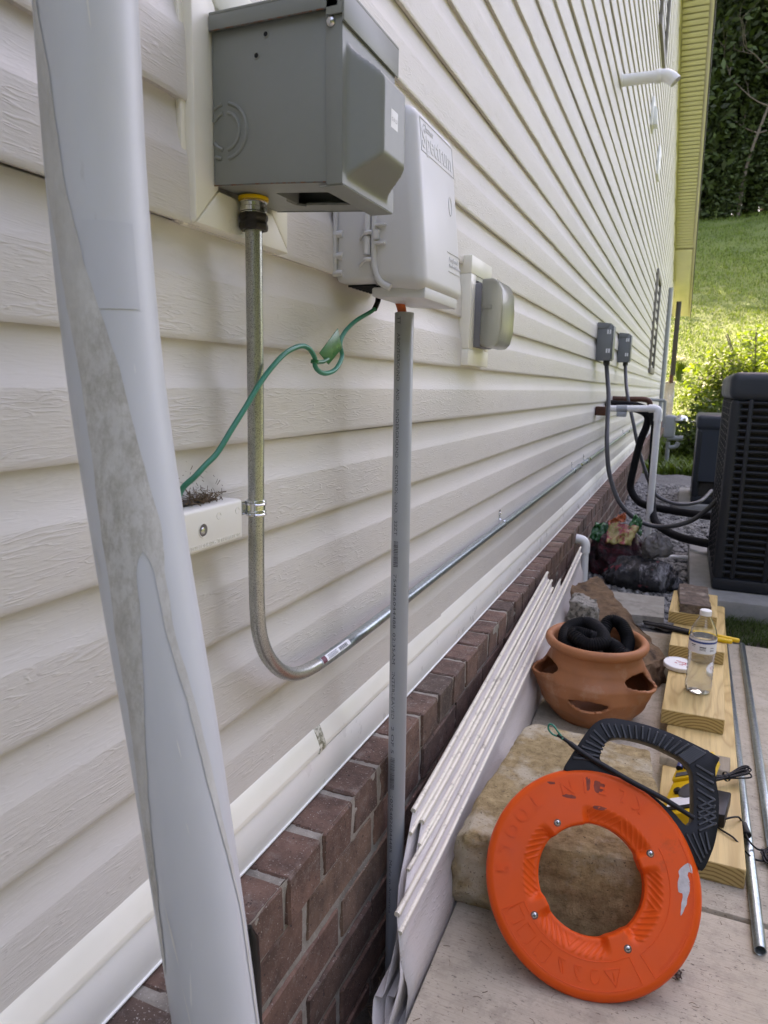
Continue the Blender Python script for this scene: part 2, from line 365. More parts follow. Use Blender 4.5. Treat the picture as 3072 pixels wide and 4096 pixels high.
while z0 < 6.4:
    zr = round(z0, 3)
    def yend(z): return min(14.6, 14.5-(z-RK0)/RKS)
    ymax = yend(z0+0.2); ymin = -2.6 if z0 < 2.5 else max(-2.6, 2*RIDGE-ymax)
    sm = [s for s in SEAM.get(zr, []) if s < ymax-0.3]
    if not sm:
        s = ymin + rnd.uniform(1.5, 3.9)
        while s < ymax-0.6: sm.append(s); s += 3.6
    ed = [ymin] + sm + [ymax]
    ph = rnd.random()*6
    for k in range(len(ed)-1):
        ya, yb = ed[k], ed[k+1] + (0.028 if k < len(ed)-2 else 0.0)
        lift = 0.0013*(len(ed)-1-k)/(len(ed)-1) + (0.0040 if abs(ed[k+1]-0.531) < 1e-4 else 0.0)
        st = 0.12 if ya < 4 else 0.3
        n = max(2, int((yb-ya)/st)); yy = [ya+(yb-ya)*i/n for i in range(n+1)]
        def fn(x, y, z, lift=lift, yb=yb, k=k):
            fl = lift + (0.0012*max(0, 1-(yb-y)/0.10) if yb < 14 else 0)
            wv = 0.0016*math.sin(y*1.35+ph) + 0.0009*math.sin(y*3.1+ph*2+z)
            return (x*1.0 + fl + 0.0009*math.sin(y*2.3+ph*3), y, z + wv)
        g = G()
        for cz in (z0, z0+0.1005):
            a, b, c = course(cz)
            g.mi = 1; g.sweep(a, yy, fn); g.mi = 0; g.sweep(b, yy, fn); g.mi = 1; g.sweep(c, yy, fn)
        obj('siding_panel', g, [MAT['siding_face'], MAT['siding_cove']], house, smooth=50, recalc=False)
    z0 += 0.201; nrow += 1
# body and roof keep the sun off this side
g = G(); PRF = [(-8.1, -0.1), (14.58, -0.1), (14.58, rake(14.58)+0.02), (RIDGE, rake(RIDGE)+0.02), (-8.1, rake(-8.1)+0.02)]
g.prism([(-0.006, y, z) for y, z in PRF], (-9, 0, 0)); obj('wall_core', g, MAT['siding_cove'], house, smooth=None)
g = G()
for (ya, yb) in ((RIDGE, 16.15), (RIDGE, -9.5)):
    za, zb = rake(ya)+0.05, rake(yb)+0.05
    P = [(-9.3, ya, za), (0.335, ya, za), (0.335, yb, zb), (-9.3, yb, zb)]
    g.hexa([*P, *[(x, y, z+0.12) for x, y, z in P]])
roof = obj('roof', g, MAT['shingle'], house, smooth=None)
g = G()
for (ya, yb) in ((RIDGE, 16.16), (RIDGE, -9.5)):
    P = [(0.318, ya, rake(ya)-0.02), (0.334, ya, rake(ya)-0.02), (0.334, yb, rake(yb)-0.02), (0.318, yb, rake(yb)-0.02)]
    g.hexa([*P, *[(x, y, z+0.16) for x, y, z in P]])
obj('rake_fascia', g, MAT['soffit'], house, smooth=None)
g = G(); P = [(0.336, RIDGE, rake(RIDGE)+0.03), (0.350, RIDGE, rake(RIDGE)+0.03), (0.350, 16.2, rake(16.2)+0.03), (0.336, 16.2, rake(16.2)+0.03)]
g.hexa([*P, *[(x, y, z+0.15) for x, y, z in P]]); obj('drip_edge', g, MAT['dark_trim'], house, smooth=None)
sf = obj('rake_soffit', G().hexa([(0.0, 7.4, rake(7.4)+0.026), (0.318, 7.4, rake(7.4)+0.026), (0.318, 16.1, rake(16.1)+0.026), (0.0, 16.1, rake(16.1)+0.026),
     (0.0, 7.4, rake(7.4)+0.04), (0.318, 7.4, rake(7.4)+0.04), (0.318, 16.1, rake(16.1)+0.04), (0.0, 16.1, rake(16.1)+0.04)]), MAT['soffit'], house, smooth=None)
PITCH = 0.079; g = G()
g.obox((0, 0, 0), (0.128, 0, 0), (0, 0.0320, 0), (0, 0, 0.004)); me_s = mesh_of('soffit_board', g, MAT['soffit'], bevel=0.003)
for i in range(72):
    y = 7.8 + PITCH*i
    inst('soffit_board', me_s, sf, (0.16, y, rake(y)+0.008), (math.atan(-RKS), 0, 0))
g = G(); P = [(0.024, 13.50, rake(13.50)+0.004), (0.296, 13.50, rake(13.50)+0.004), (0.296, 16.0, rake(16.0)+0.004), (0.024, 16.0, rake(16.0)+0.004)]
g.hexa([*[(x, y, z-0.02) for x, y, z in P], *P]); obj('rake_return', g, MAT['soffit'], house, bevel=0.004)
g = G(); g.hexa([(0.0, 7.4, rake(7.4)-0.02), (0.022, 7.4, rake(7.4)-0.02), (0.022, 16.0, rake(16.0)-0.02), (0.0, 16.0, rake(16.0)-0.02),
    (0.0, 7.4, rake(7.4)+0.01), (0.022, 7.4, rake(7.4)+0.01), (0.022, 16.0, rake(16.0)+0.01), (0.0, 16.0, rake(16.0)+0.01)]); obj('frieze_channel', g, MAT['soffit'], house, smooth=None)
g = G(); g.box(0.0, 0.022, 14.52, 14.64, 0.3, rake(14.6)); obj('corner_post', g, MAT['cream'], house, bevel=0.003)
stain_m = plain('mildewed_vinyl', (0.66, 0.63, 0.52), 0.5, var=0.1, dirt=(0.16, 0.15, 0.09), ds=120, dl=(0.46, 0.58))
# starter strip with its joint, and the white ledge flashing
for (ya, yb, dx) in ((-2.0, 0.786, 0.001), (0.782, 4.4, 0.0), (4.4, 14.6, 0.001)):
    g = G(); n = max(2, int((yb-ya)/0.25)); yy = [ya+(yb-ya)*i/n for i in range(n+1)]
    pr = [(0.010, 0.3380), (0.0232, 0.3382), (0.0238, 0.3388), (0.0240, 0.3450), (0.0236, 0.3462), (0.0185, 0.3600), (0.0142, 0.3690), (0.0134, 0.3700), (0.0120, 0.3702), (0.0110, 0.3690)]
    g.sweep([(x+dx, z) for x, z in pr], yy, lambda x, y, z: (x, y, z+0.0015*math.sin(y*1.1+1)+0.004*max(0, math.sin(y*0.9-2.6))**3*(y > 2.6)))
    obj('starter_strip', g, MAT['cream'], house, smooth=40, recalc=False)
g = G(); g.sweep([(x+0.0013, z) for x, z in pr], [0.7846, 0.7852, 0.7859], lambda x, y, z: (x, y, z)); obj('strip_gap', g, MAT['black_gap'], house, recalc=False)
g = G(); g.sweep([(x+0.0012, z) for x, z in pr], [0.7862+0.0022*i for i in range(9)], lambda x, y, z: (x, y, z)); obj('strip_stain', g, stain_m, house, smooth=40, recalc=False)
g = G(); g.box(0.0, 0.0225, -2.0, 14.6, 0.2825, 0.3375); g.box(0.0, 0.0245, -2.0, 14.6, 0.2808, 0.2835)
obj('ledge_flashing', g, MAT['white_trim'], house, bevel=0.0012)
# windows seen at a grazing angle
def window(y0, y1, z0, z1, fw=0.07):
    wn_ = obj('window', G().box(0.0, 0.012, y0+fw, y1-fw, z0+fw, z1-fw), MAT['glass_dark'], house, smooth=None)
    g = G(); g.box(0.0, 0.036, y0, y1, z0, z0+fw); g.box(0.0, 0.036, y0, y1, z1-fw, z1); g.box(0.0, 0.0355, y0, y0+fw, z0+fw, z1-fw); g.box(0.0, 0.0355, y1-fw, y1, z0+fw, z1-fw)
    obj('window_frame', g, MAT['win_brown'], wn_, bevel=0.003)
    g = G(); zm = (z0+z1)/2; g.box(0.0, 0.022, y0+fw, y1-fw, zm-0.025, zm+0.025); obj('meeting_rail', g, MAT['cream'], wn_, bevel=0.003)
window(8.45, 9.35, 1.02, 2.12); window(5.9, 6.75, 3.40, 4.6)

# brick foundation: header course over running bond
def joint(y, z):   # struck mortar, squeezed out here and there
    f = fbm((y*9, z*14, 0), 4); q = fbm((y*42, z*50, 5), 4)
    return (0.0662 if z < 0.2125 else 0.0688) + 0.0022*f + 0.0020*max(0, q) + 0.0045*max(0, fbm((y*22, z*30, 9), 3)-0.42)
g = G(); g.box(-0.02, 0.060, -2.0, 14.55, -0.30, 0.2760); g.box(0.058, 0.0665, 3.4, 14.55, -0.25, 0.2755)
nzz = 130; yg = [-0.3+0.006*i for i in range(625)]; zg = [-0.16+0.4380*j/(nzz-1) for j in range(nzz)]
g.add([(joint(y, z), y, z) for y in yg for z in zg], [(i*nzz+j, i*nzz+j+1, (i+1)*nzz+j+1, (i+1)*nzz+j) for i in range(624) for j in range(nzz-1)])
g.grid(lambda u, v: (0.02+0.0485*v, -0.3+3.744*u, 0.2762+0.0020*fbm((u*170, v*6, 3), 4)), 500, 10)
found = obj('foundation_wall', g, MAT['mortar'], house, smooth=80, recalc=False)
def brick_mesh(name, lx, ly, lz, seed):
    bm = bmesh.new(); bmesh.ops.create_cube(bm, size=1.0)
    for v in bm.verts: v.co = Vector((v.co.x*lx, v.co.y*ly, v.co.z*lz))
    bmesh.ops.bevel(bm, geom=list(bm.edges), offset=0.0032, segments=1, affect='EDGES')
    for v in bm.verts:
        v.co += Vector((0.0018*fbm(v.co*18+Vector((seed*3.1, 0, 0))), 0.0022*fbm(v.co*20+Vector((0, seed*2.7, 0))), 0.0014*fbm(v.co*22+Vector((0, 0, seed*4.3)))))
    me = bpy.data.meshes.new(name); bm.to_mesh(me); bm.free(); me.materials.append(MAT['brick']); return me
HB = [brick_mesh('brick', 0.090, 0.0800, 0.0610, i) for i in range(6)]
SB = [brick_mesh('brick', 0.060, 0.1930, 0.0600, i+10) for i in range(6)]
rnd = random.Random(5); OFF[found] = Vector((0, 7, 0)); far = G()
def fargrid(x, y, z, lx, ly, lz): far.box(x-lx/2, x+lx/2, y-ly/2, y+ly/2, z-lz/2, z+lz/2)
for i in range(-4, 155):
    y = 0.6615 + 0.0895*i
    jit = (rnd.uniform(-0.0018, 0.0018), rnd.uniform(-0.0015, 0.0015), rnd.uniform(-0.0015, 0.0015))
    if y < 6.5: inst('brick', rnd.choice(HB), found, (0.0272+jit[0], y+jit[1], 0.2485+jit[2]), (rnd.uniform(-.012, .012), rnd.uniform(-.01, .01), rnd.uniform(-.018, .018)))
    else: fargrid(0.0272+jit[0], y, 0.2485, 0.09, 0.08, 0.061)
for k, zc in enumerate((0.1815, 0.1110, 0.0405, -0.030, -0.1005)):
    off = 0.67 if k % 2 == 0 else 0.765
    for i in range(-3, 70):
        y = off + 0.1 + 0.2025*i
        jit = (rnd.uniform(-0.0015, 0.0015), rnd.uniform(-0.002, 0.002), rnd.uniform(-0.0012, 0.0012))
        if k == 4 and y > 1.6: continue
        if y < 6.5: inst('brick', rnd.choice(SB), found, (0.0395+jit[0], y+jit[1], zc+jit[2]), (rnd.uniform(-.008, .008), 0, rnd.uniform(-.008, .008)))
        else: fargrid(0.0395, y, zc, 0.06, 0.193, 0.06)
obj('distant_bricks', far, MAT['brick'], found, smooth=None, kind='stuff')
# ------------------------------------------------------------------ things fixed to the wall
def metal_mat(name, c, rough, speck=None, ss=900, sl=(0.55, 0.62), var=0.15, vs_=20, spangle=0.0, amount=1.0, metal=0.9):
    m, nt, b = newmat(name); vec = coords(nt)
    col = ramp(nt, noi(nt, vec, vs_, 5, 0.6), [(0.3, tuple(x*(1-var) for x in c)), (0.7, tuple(min(1, x*(1+var)) for x in c))])
    if spangle:
        vo = nd(nt, 'TexVoronoi'); vo.inputs['Scale'].default_value = 260; lk(nt, vec, vo.inputs['Vector'])
        col = mix(nt, spangle, col, ramp(nt, vo.outputs['Color'], [(0.0, tuple(x*0.55 for x in c)), (1.0, tuple(min(1, x*1.5) for x in c))]))
    if speck:
        s_ = math_(nt, 'MULTIPLY', ramp(nt, noi(nt, vec, ss, 2, 0.55), [(sl[0], 0.0), (sl[1], 1.0)]), amount); col = mix(nt, s_, col, speck)
        rr = nd(nt, 'MapRange'); lk(nt, s_, rr.inputs[0]); rr.inputs[3].default_value = rough; rr.inputs[4].default_value = 0.85; lk(nt, rr.outputs[0], b.inputs['Roughness'])
    else: b.inputs['Roughness'].default_value = rough
    lk(nt, col, b.inputs['Base Color']); b.inputs['Metallic'].default_value = metal
    return m
MAT['emt_speckled'] = metal_mat('galvanised_tube_speckled', (0.50, 0.505, 0.48), 0.30, (0.10, 0.095, 0.09), 1500, (0.53, 0.60), amount=0.7)
MAT['emt'] = metal_mat('galvanised_tube', (0.33, 0.385, 0.40), 0.30, None, spangle=0.45)
MAT['zinc'] = metal_mat('bright_zinc', (0.66, 0.67, 0.66), 0.16, var=0.08)
MAT['iron'] = plain('blackened_nut', (0.035, 0.030, 0.027), 0.42, metal=0.3, var=0.4, vs_=60, bs=0.3, spec=0.3)
MAT['chrome'] = metal_mat('screw_steel', (0.55, 0.55, 0.55), 0.25)
def greybox_mat():
    m, nt, b = newmat('grey_enamel_with_rust'); vec = coords(nt)
    col = ramp(nt, noi(nt, vec, 7, 5, 0.6), [(0.3, (0.205, 0.220, 0.20)), (0.7, (0.235, 0.25, 0.23))])
    sc = ramp(nt, noi(nt, coords(nt, (1, 1, 3.0)), 130, 6, 0.7), [(0.68, 0.0), (0.74, 0.5)]); col = mix(nt, sc, col, (0.42, 0.43, 0.41))
    lk(nt, col, b.inputs['Base Color']); b.inputs['Roughness'].default_value = 0.42
    bump(nt, b, noi(nt, vec, 500, 3), 0.06, 0.0006); return m
MAT['greybox'] = greybox_mat()
MAT['rust'] = rough_mat('rust_line', (0.10, 0.035, 0.012), (0.24, 0.10, 0.035), 300, (0.13, 0.13, 0.12), 160, (0.45, 0.55), 0.5, 0.001)
MAT['encl'] = plain('light_grey_enclosure_plastic', (0.63, 0.63, 0.63), 0.42, var=0.03, vs_=4, dirt=(0.42, 0.39, 0.33), ds=11, dl=(0.64, 0.92), bs=0.05, bscale=700, bd=0.0006)
MAT['pvc'] = plain('grey_pvc', (0.34, 0.36, 0.375), 0.38, var=0.05, dirt=(0.26, 0.26, 0.25), ds=30, dl=(0.66, 0.86))
MAT['ink'] = plain('printed_ink', (0.07, 0.07, 0.08), 0.7, var=0.3, vs_=300)
MAT['green'] = plain('green_wire_insulation', (0.005, 0.20, 0.125), 0.35, var=0.15, dirt=(0.05, 0.10, 0.06), ds=60, dl=(0.64, 0.8))
MAT['green_tag'] = plain('green_plastic_tag', (0.004, 0.14, 0.045), 0.3, var=0.05)
MAT['orange_jacket'] = plain('orange_cable_jacket', (0.58, 0.10, 0.02), 0.4)
MAT['black_rubber'] = plain('black_rubber', (0.007, 0.007, 0.008), 0.42, var=0.3, spec=0.28)
MAT['label_white'] = plain('white_label', (0.82, 0.83, 0.84), 0.5, var=0.02)
MAT['yellow_plastic'] = plain('yellow_plastic', (0.72, 0.44, 0.01), 0.38, var=0.06)
MAT['term'] = plain('ivory_terminal_plastic', (0.76, 0.745, 0.68), 0.38, var=0.03, dirt=(0.48, 0.44, 0.37), ds=45, dl=(0.66, 0.82))

# mounting frame of the inlet box
mf = thing('mounting_frame', 'cream vinyl mounting frame behind the grey metal inlet box', 'mounting frame', (0.02, 0.65, 0.97))
def bar(P, name='frame_member', par=mf, m=None): obj(name, G().hexa(P), m or MAT['cream'], par, bevel=0.003)
x0, x1 = 0.004, 0.026
ya, yb, za, zb, wd = 0.5445, 0.708, 0.967, 1.190, 0.036
bar([(x0, ya, za), (x1, ya+.001, za+.001), (x1, ya+wd, za+wd), (x0, ya+wd, za+wd), (x0, ya, zb), (x1, ya+.001, zb-.001), (x1, ya+wd, zb-wd), (x0, ya+wd, zb-wd)])
bar([(x0, ya, za), (x1, ya+.001, za+.001), (x1, yb-.001, za+.001), (x0, yb, za), (x0, ya+wd, za+wd), (x1, ya+wd, za+wd-.0006), (x1, yb-wd, za+wd-.0006), (x0, yb-wd, za+wd)])
bar([(x0, yb, za), (x1, yb-.004, za+.0046), (x1, yb-wd, za+wd+.0004), (x0, yb-wd, za+wd), (x0, yb, zb), (x1, yb-.004, zb-.004), (x1, yb-wd, zb-wd), (x0, yb-wd, zb-wd)])
bar([(x0, ya, zb), (x1, ya+.0045, zb-.004), (x1, yb-.0045, zb-.004), (x0, yb, zb), (x0, ya+wd, zb-wd), (x1, ya+wd, zb-wd+.0006), (x1, yb-wd, zb-wd+.0006), (x0, yb-wd, zb-wd)])

obj('channel_lip', G().box(0.0118, 0.0172, 0.5385, 0.5452, 0.9655, 1.195), MAT['cream'], mf, bevel=0.0012)
ib = thing('inlet_box', 'grey metal power inlet box with lidded bulging cover and rust lines', 'electrical box', (0.026, 0.655, 1.005))
YN, YF, XB, XF = 0.598, 0.712, 0.008, 0.132
def zbot(x): return 1.0125 - 0.0075*(x-0.02)/0.12
g = G()
g.hexa([(XB, YN, zbot(XB)), (XF, YN, zbot(XF)), (XF, YN+.0016, zbot(XF)), (XB, YN+.0016, zbot(XB)), (XB, YN, 1.150), (XF, YN, 1.148), (XF, YN+.0016, 1.148), (XB, YN+.0016, 1.150)])
obj('side_panel', g, MAT['greybox'], ib, bevel=0.0006)
g = G(); g.hexa([(XB, YF-.0016, zbot(XB)), (XF, YF-.0016, zbot(XF)), (XF, YF, zbot(XF)), (XB, YF, zbot(XB)), (XB, YF-.0016, 1.150), (XF, YF-.0016, 1.148), (XF, YF, 1.148), (XB, YF, 1.150)])
obj('side_panel', g, MAT['greybox'], ib, bevel=0.0006)
obj('back_panel', G().box(0.0068, 0.0080, YN+.002, YF-.002, 1.014, 1.148), MAT['greybox'], ib)
# floor with the cord opening cut through
g = G(); lp = [(XB, YN+.002), (XF, YN+.002), (XF, YF-.002), (XB, YF-.002)]
hole = [(0.053, 0.634), (0.053, 0.656), (0.047, 0.664), (0.047, 0.684), (0.056, 0.690), (0.060, 0.684), (0.118, 0.684), (0.122, 0.680), (0.122, 0.634)]
g.plate([lp, hole], lambda a, b, h: (a, b, zbot(a)+0.003+h), 0.0022); obj('floor_plate', g, MAT['greybox'], ib, smooth=None)
g = G(); g.box(0.048, 0.126, 0.632, 0.690, 1.040, 1.042); obj('inner_plate', g, MAT['black_gap'], ib)  # black plate puts the shade inside the cord opening into colour
g = G(); g.box(0.0465, 0.0485, 0.634, 0.688, 1.013, 1.04); obj('inner_plate', g, MAT['greybox'], ib)
# seam of rust along floor and lid
g = G(); g.tube([(XB, YN-.0003, 1.0126), (0.06, YN-.0003, zbot(0.06)+.0003), (XF+.004, YN-.0003, zbot(XF)+.0003)], 0.0006, 6); obj('rust_seam', g, MAT['rust'], ib)
# cover: front plate with pressed bulge and return flanges
XC = 0.1425
def cover_pt(u, v):
    y = 0.5965 + 0.1175*u; z = 1.0035 + 0.1365*v
    by, bz = (y-0.655)/0.041, (z-1.0655)/0.047
    # bulge: flat top, chamfered walls, steeper below
    d = 0
    ly = min((y-0.6035)/0.016, (0.700-y)/0.034); lz = min((z-1.0085)/0.026, (1.122-z)/0.030)
    t = max(0, min(1, min(ly, lz))); t = t*t*(3-2*t)
    return V(XC + 0.0015*(1-v) + 0.030*t, y, z)
g = G(); g.grid(cover_pt, 60, 60); cov = obj('cover', g, MAT['greybox'], ib, smooth=60)
cov.data.polygons.foreach_set('use_smooth', [True]*len(cov.data.polygons))
g = G()
for (yy, s) in ((0.5965, 1), (0.714, -1)):
    g = G(); g.hexa([(XF-.004, yy, 1.0035), (XC+.0015, yy, 1.0035), (XC+.0015, yy+s*.0016, 1.0035), (XF-.004, yy+s*.0016, 1.0035), (XF-.006, yy, 1.139), (XC, yy, 1.139), (XC, yy+s*.0016, 1.139), (XF-.006, yy+s*.0016, 1.139)])
    obj('cover_flange', g, MAT['greybox'], ib, bevel=0.0007)
g = G(); g.box(XF-.012, XC+.0012, 0.598, 0.7125, 1.0022, 1.0036); obj('cover_lip', g, MAT['greybox'], ib, bevel=0.0006)
# lid
g = G(); g.box(0.008, 0.1455, 0.5935, 0.717, 1.157, 1.1595); g.box(0.008, 0.1395, 0.5935, 0.5955, 1.1435, 1.157)
g.box(0.1435, 0.1455, 0.5935, 0.717, 1.132, 1.157); g.box(0.128, 0.1435, 0.5935, 0.5955, 1.138, 1.157); g.box(0.008, 0.1435, 0.715, 0.717, 1.137, 1.157)
obj('lid', g, MAT['greybox'], ib, bevel=0.0006)
g = G(); g.tube([(0.009, 0.5932, 1.1437), (0.07, 0.5932, 1.1434), (0.128, 0.5932, 1.1432)], 0.0006, 6); obj('rust_seam', g, MAT['rust'], ib)
g = G(); g.lathe([(0.0, 0.0035), (0.0022, 0.0033), (0.0038, 0.0022), (0.0045, 0.0006), (0.0046, 0.0)], (0.1315, 0.5965, 1.1335), (0, -1, 0), 20); obj('screw', g, MAT['chrome'], ib)
for (x, z) in ((0.066, 1.1345), (0.056, 1.1185)):
    g = G(); g.lathe([(0.0034, 0.0001), (0.0026, 0.0009), (0.0020, 0.0004), (0.0, 0.0002)], (x, YN, z), (0, -1, 0), 18); obj('dimple', g, MAT['greybox'], ib)
    g = G(); g.lathe([(0.0021, 0.0006), (0.0, 0.0007)], (x, YN, z), (0, -1, 0), 14); obj('dimple_hole', g, MAT['black_gap'], ib)
for r in (0.0240, 0.0160):
    for (a0, a1) in ((-82, 82), (98, 180), (180, 262)):
        pts = [(0.0215+r*0.95*math.cos(R_(a)), YN-.0002, 1.0590+r*math.sin(R_(a))) for a in range(a0, a1+1, 6)]
        pts = [p for p in pts if p[0] > 0.0085]
        g = G(); g.tube(pts, 0.0017, 8); obj('knockout_ring', g, MAT['greybox'], ib)
g = G(); g.hexa([(0.1731, 0.6340, 1.0535), (0.1734, 0.6340, 1.0535), (0.1734, 0.6500, 1.0535), (0.1731, 0.6500, 1.0535), (0.1731, 0.6340, 1.0735), (0.1734, 0.6340, 1.0735), (0.1734, 0.6500, 1.0735), (0.1731, 0.6500, 1.0735)])
lb = obj('white_label', g, MAT['label_white'], ib, smooth=None)
obj('label_print', text_g('C-31.23', 0.0042, lambda x, y, h: (0.17365, 0.6352+x, 1.0640+y), width=0.0125), MAT['ink'], lb, smooth=None, recalc=False)

RESIZE = 0.9565      # measured size of the box against the wall frame
for o in ib.children_recursive:
    for v in o.data.vertices:
        v.co = Vector((0.0191, 0, 0.0361)) + RESIZE*(v.co+OFF[ib]) - OFF[ib]
# galvanised conduit: connector, vertical run, bend, long run along the wall
emt = thing('galvanised_conduit', 'galvanised steel conduit bending from the inlet box along the wall', 'conduit', (0.022, 0.64, 0.46))
EX, EYY, ER = 0.0400, 0.6150, 0.0083
path = [(EX, EYY, 0.985), (EX, EYY, 0.90), (EX, EYY, 0.80), (EX, EYY-.0010, 0.70), (EX, EYY-.0018, 0.63), (EX, EYY-.0010, 0.596), (EX, 0.6175, 0.567), (EX, 0.6275, 0.543), (EX, 0.6435, 0.5225), (EX, 0.6640, 0.5050), (EX, 0.6890, 0.4920), (0.0395, 0.7180, 0.4845), (0.039, 0.7480, 0.4810)]
pv = crv(path, 6)
obj('vertical_run', G().tube(pv, ER, 20), MAT['emt_speckled'], emt, smooth=60)
ph_ = crv([pv[-1], (0.037, 0.8363, 0.4775), (0.034, 1.0066, 0.4765), (0.0265, 1.5223, 0.4770), (0.0235, 3.2, 0.4920)], 10)
obj('horizontal_run', G().tube(ph_, ER, 18), MAT['emt'], emt, smooth=60)
obj('horizontal_run', G().tube([(0.0235, 3.2, 0.4920), (0.0235, 6.0, 0.503), (0.0235, 13.2, 0.520)], ER*0.995, 12), MAT['emt'], emt, smooth=60)
g = G(); 
fit = obj('connector_body', G().lathe([(0.0128, 1.0000), (0.0132, 0.9990), (0.0118, 0.9980), (0.0116, 0.9950), (0.0128, 0.9942), (0.0128, 0.9905), (0.0118, 0.9898), (0.0118, 0.984)], (EX, EYY, 0), n=28), MAT['zinc'], emt, smooth=30)
obj('yellow_gasket', G().lathe([(0.0120, 1.0036), (0.0144, 1.0036), (0.0147, 1.0022), (0.0144, 1.0004), (0.0120, 1.0004)], (EX, EYY, 0), n=28), MAT['yellow_plastic'], fit)
nut = G()
nut.lathe([(0.0105, 0.9888), (0.0136, 0.9888), (0.0142, 0.9870), (0.0142, 0.9842), (0.0134, 0.9828), (0.0134, 0.9808), (0.0142, 0.9793), (0.0142, 0.9755), (0.0132, 0.9735), (0.0095, 0.9735)], (EX, EYY, 0), n=8)
obj('compression_nut', nut, MAT['iron'], fit, bevel=0.0006)
def strap(y, z, name='strap'):
    EX = 0.0237
    s_ = G(); s_.tube([(0.012, y-.003, z+0.012), (0.0165, y-.003, z+0.0105)] + [(EX+(ER+.001)*math.cos(R_(a)), y-.003, z+(ER+.001)*math.sin(R_(a))) for a in range(110, -131, -15)], 0.0013, 6)
    s_.tube([(0.012, y+.003, z+0.012), (0.0165, y+.003, z+0.0105)] + [(EX+(ER+.001)*math.cos(R_(a)), y+.003, z+(ER+.001)*math.sin(R_(a))) for a in range(110, -131, -15)], 0.0013, 6)
    s_.box(0.0125, 0.0145, y-.007, y+.007, z+0.010, z+0.036)
    st = obj(name, s_, MAT['zinc'], emt, bevel=0)
    obj('screw', G().lathe([(0.0, 0.003), (0.003, 0.002), (0.004, 0.0)], (0.0145, y, z+0.026), (1, 0, 0), 12), MAT['chrome'], st)
for (y, z) in ((1.80, 0.4795), (3.05, 0.4907), (3.42, 0.4930), (5.6, 0.5015), (6.4, 0.504)): strap(y, z)
for y in (3.22, 3.52, 6.0):
    obj('coupling', G().lathe([(ER, 0.0), (ER+.0035, 0.0), (ER+.0035, 0.045), (ER, 0.045)], (0.0236, y, 0.4918+0.0038*(y-3.2)), (0, 1, 0.004), 18), MAT['zinc'], emt, smooth=40)
sg = G()
for z in (0.7080, 0.6975): sg.lathe([(ER+.0003, -.0030), (ER+.0020, -.0026), (ER+.0024, -.0012), (ER+.0014, 0.0), (ER+.0024, 0.0012), (ER+.0020, 0.0026), (ER+.0003, 0.0030)], (EX, EYY-.001, z), n=28)
sg.lathe([(ER+.0003, -.0085), (ER+.0012, -.0085), (ER+.0012, 0.0085), (ER+.0003, 0.0085)], (EX, EYY-.001, 0.7028), n=28)
sg.box(0.028, 0.032, 0.583, EYY-ER+.004, 0.6960, 0.7098)
st = obj('strap', sg, MAT['zinc'], emt, smooth=40)
g = G(); lpts = []
for i in range(13):
    t = i/12; y = 0.781+0.082*t; z = 0.4667-0.0016*t
    lpts.append((y, z))
def lab(u, v):
    y = 0.752+0.085*u; z = 0.4808-0.0033*u; a = R_(8+58*v + 10*u); return V(0.0388-0.0018*u+(ER+.0004)*math.cos(a), y, z+(ER+.0004)*math.sin(a))
g.grid(lab, 14, 8); s_ = obj('price_label', g, MAT['label_white'], emt, recalc=False)
MAT['maroon'] = plain('maroon_print', (0.13, 0.02, 0.04), 0.5)
g = G(); g.grid(lambda u, v: lab(0.01+0.13*u, v)+V(0.0002, 0, 0.0002), 4, 6); obj('label_band', g, MAT['maroon'], s_, recalc=False)
g = G()
for k in range(16):
    u0 = 0.60+0.018*k
    g.grid(lambda u, v, u0=u0, k=k: lab(u0+(0.005+0.006*(k % 3 == 0))*u, 0.12+0.62*v)+V(0.0002, 0, 0.0002), 2, 5)
for k in range(5):
    g.grid(lambda u, v, k=k: lab(0.2+0.32*u, 0.15+0.14*k+0.05*v)+V(0.0002, 0, 0.0002), 4, 2)
obj('label_print', g, MAT['ink'], s_, recalc=False, smooth=None)

# bonding terminal with its ivory cover
bt = thing('bonding_terminal', 'ivory plastic grounding terminal cover beside the large grey pipe', 'terminal', (0.03, 0.53, 0.68))
g = G(); yy0, yy1, zz0, zz1, xf = 0.472, 0.582, 0.6765, 0.7170, 0.0455
g.box(0.014, xf, yy0, yy1, zz0, zz1); bc = obj('cover', g, MAT['term'], bt, bevel=0.0035, seg=3)
g = G(); g.lathe([(0.0072, 0.0002), (0.0064, 0.0006), (0.0058, 0.0002), (0.0056, -0.001)], (xf, 0.5185, 0.6965), (1, 0, 0), 24); obj('screw_well', g, MAT['term'], bc)
obj('screw_hole', G().lathe([(0.0058, 0.0003), (0.0, 0.00035)], (xf, 0.5185, 0.6965), (1, 0, 0), 24), plain('shaded_well', (0.12, 0.11, 0.10), 0.6), bc)
obj('screw', G().lathe([(0.0, 0.0012), (0.0028, 0.0010), (0.0034, 0.0004)], (xf, 0.5180, 0.6960), (1, 0, 0), 12), MAT['chrome'], bc)
g = text_g('INTERSYSTEM BONDING TERMINATION', 0.0052, lambda x, y, h: (xf+.00015+h, 0.476+x, 0.6805+y), depth=0.0002, width=0.099); obj('raised_lettering', g, MAT['term'], bc, smooth=None, recalc=False)
for (yc, zc) in ((0.5425, 0.7060), (0.5725, 0.7065)):
    g = G(); g.tube([(xf+.0001, yc+.0032*math.cos(a), zc+.0032*math.sin(a)) for a in [i*0.4189 for i in range(14)]], 0.0003, 5); obj('raised_mark', g, MAT['term'], bc)
g = G(); g.box(0.0135, 0.030, 0.486, 0.560, 0.7172, 0.7195); obj('terminal_bar', g, MAT['iron'], bt, bevel=0.0005)
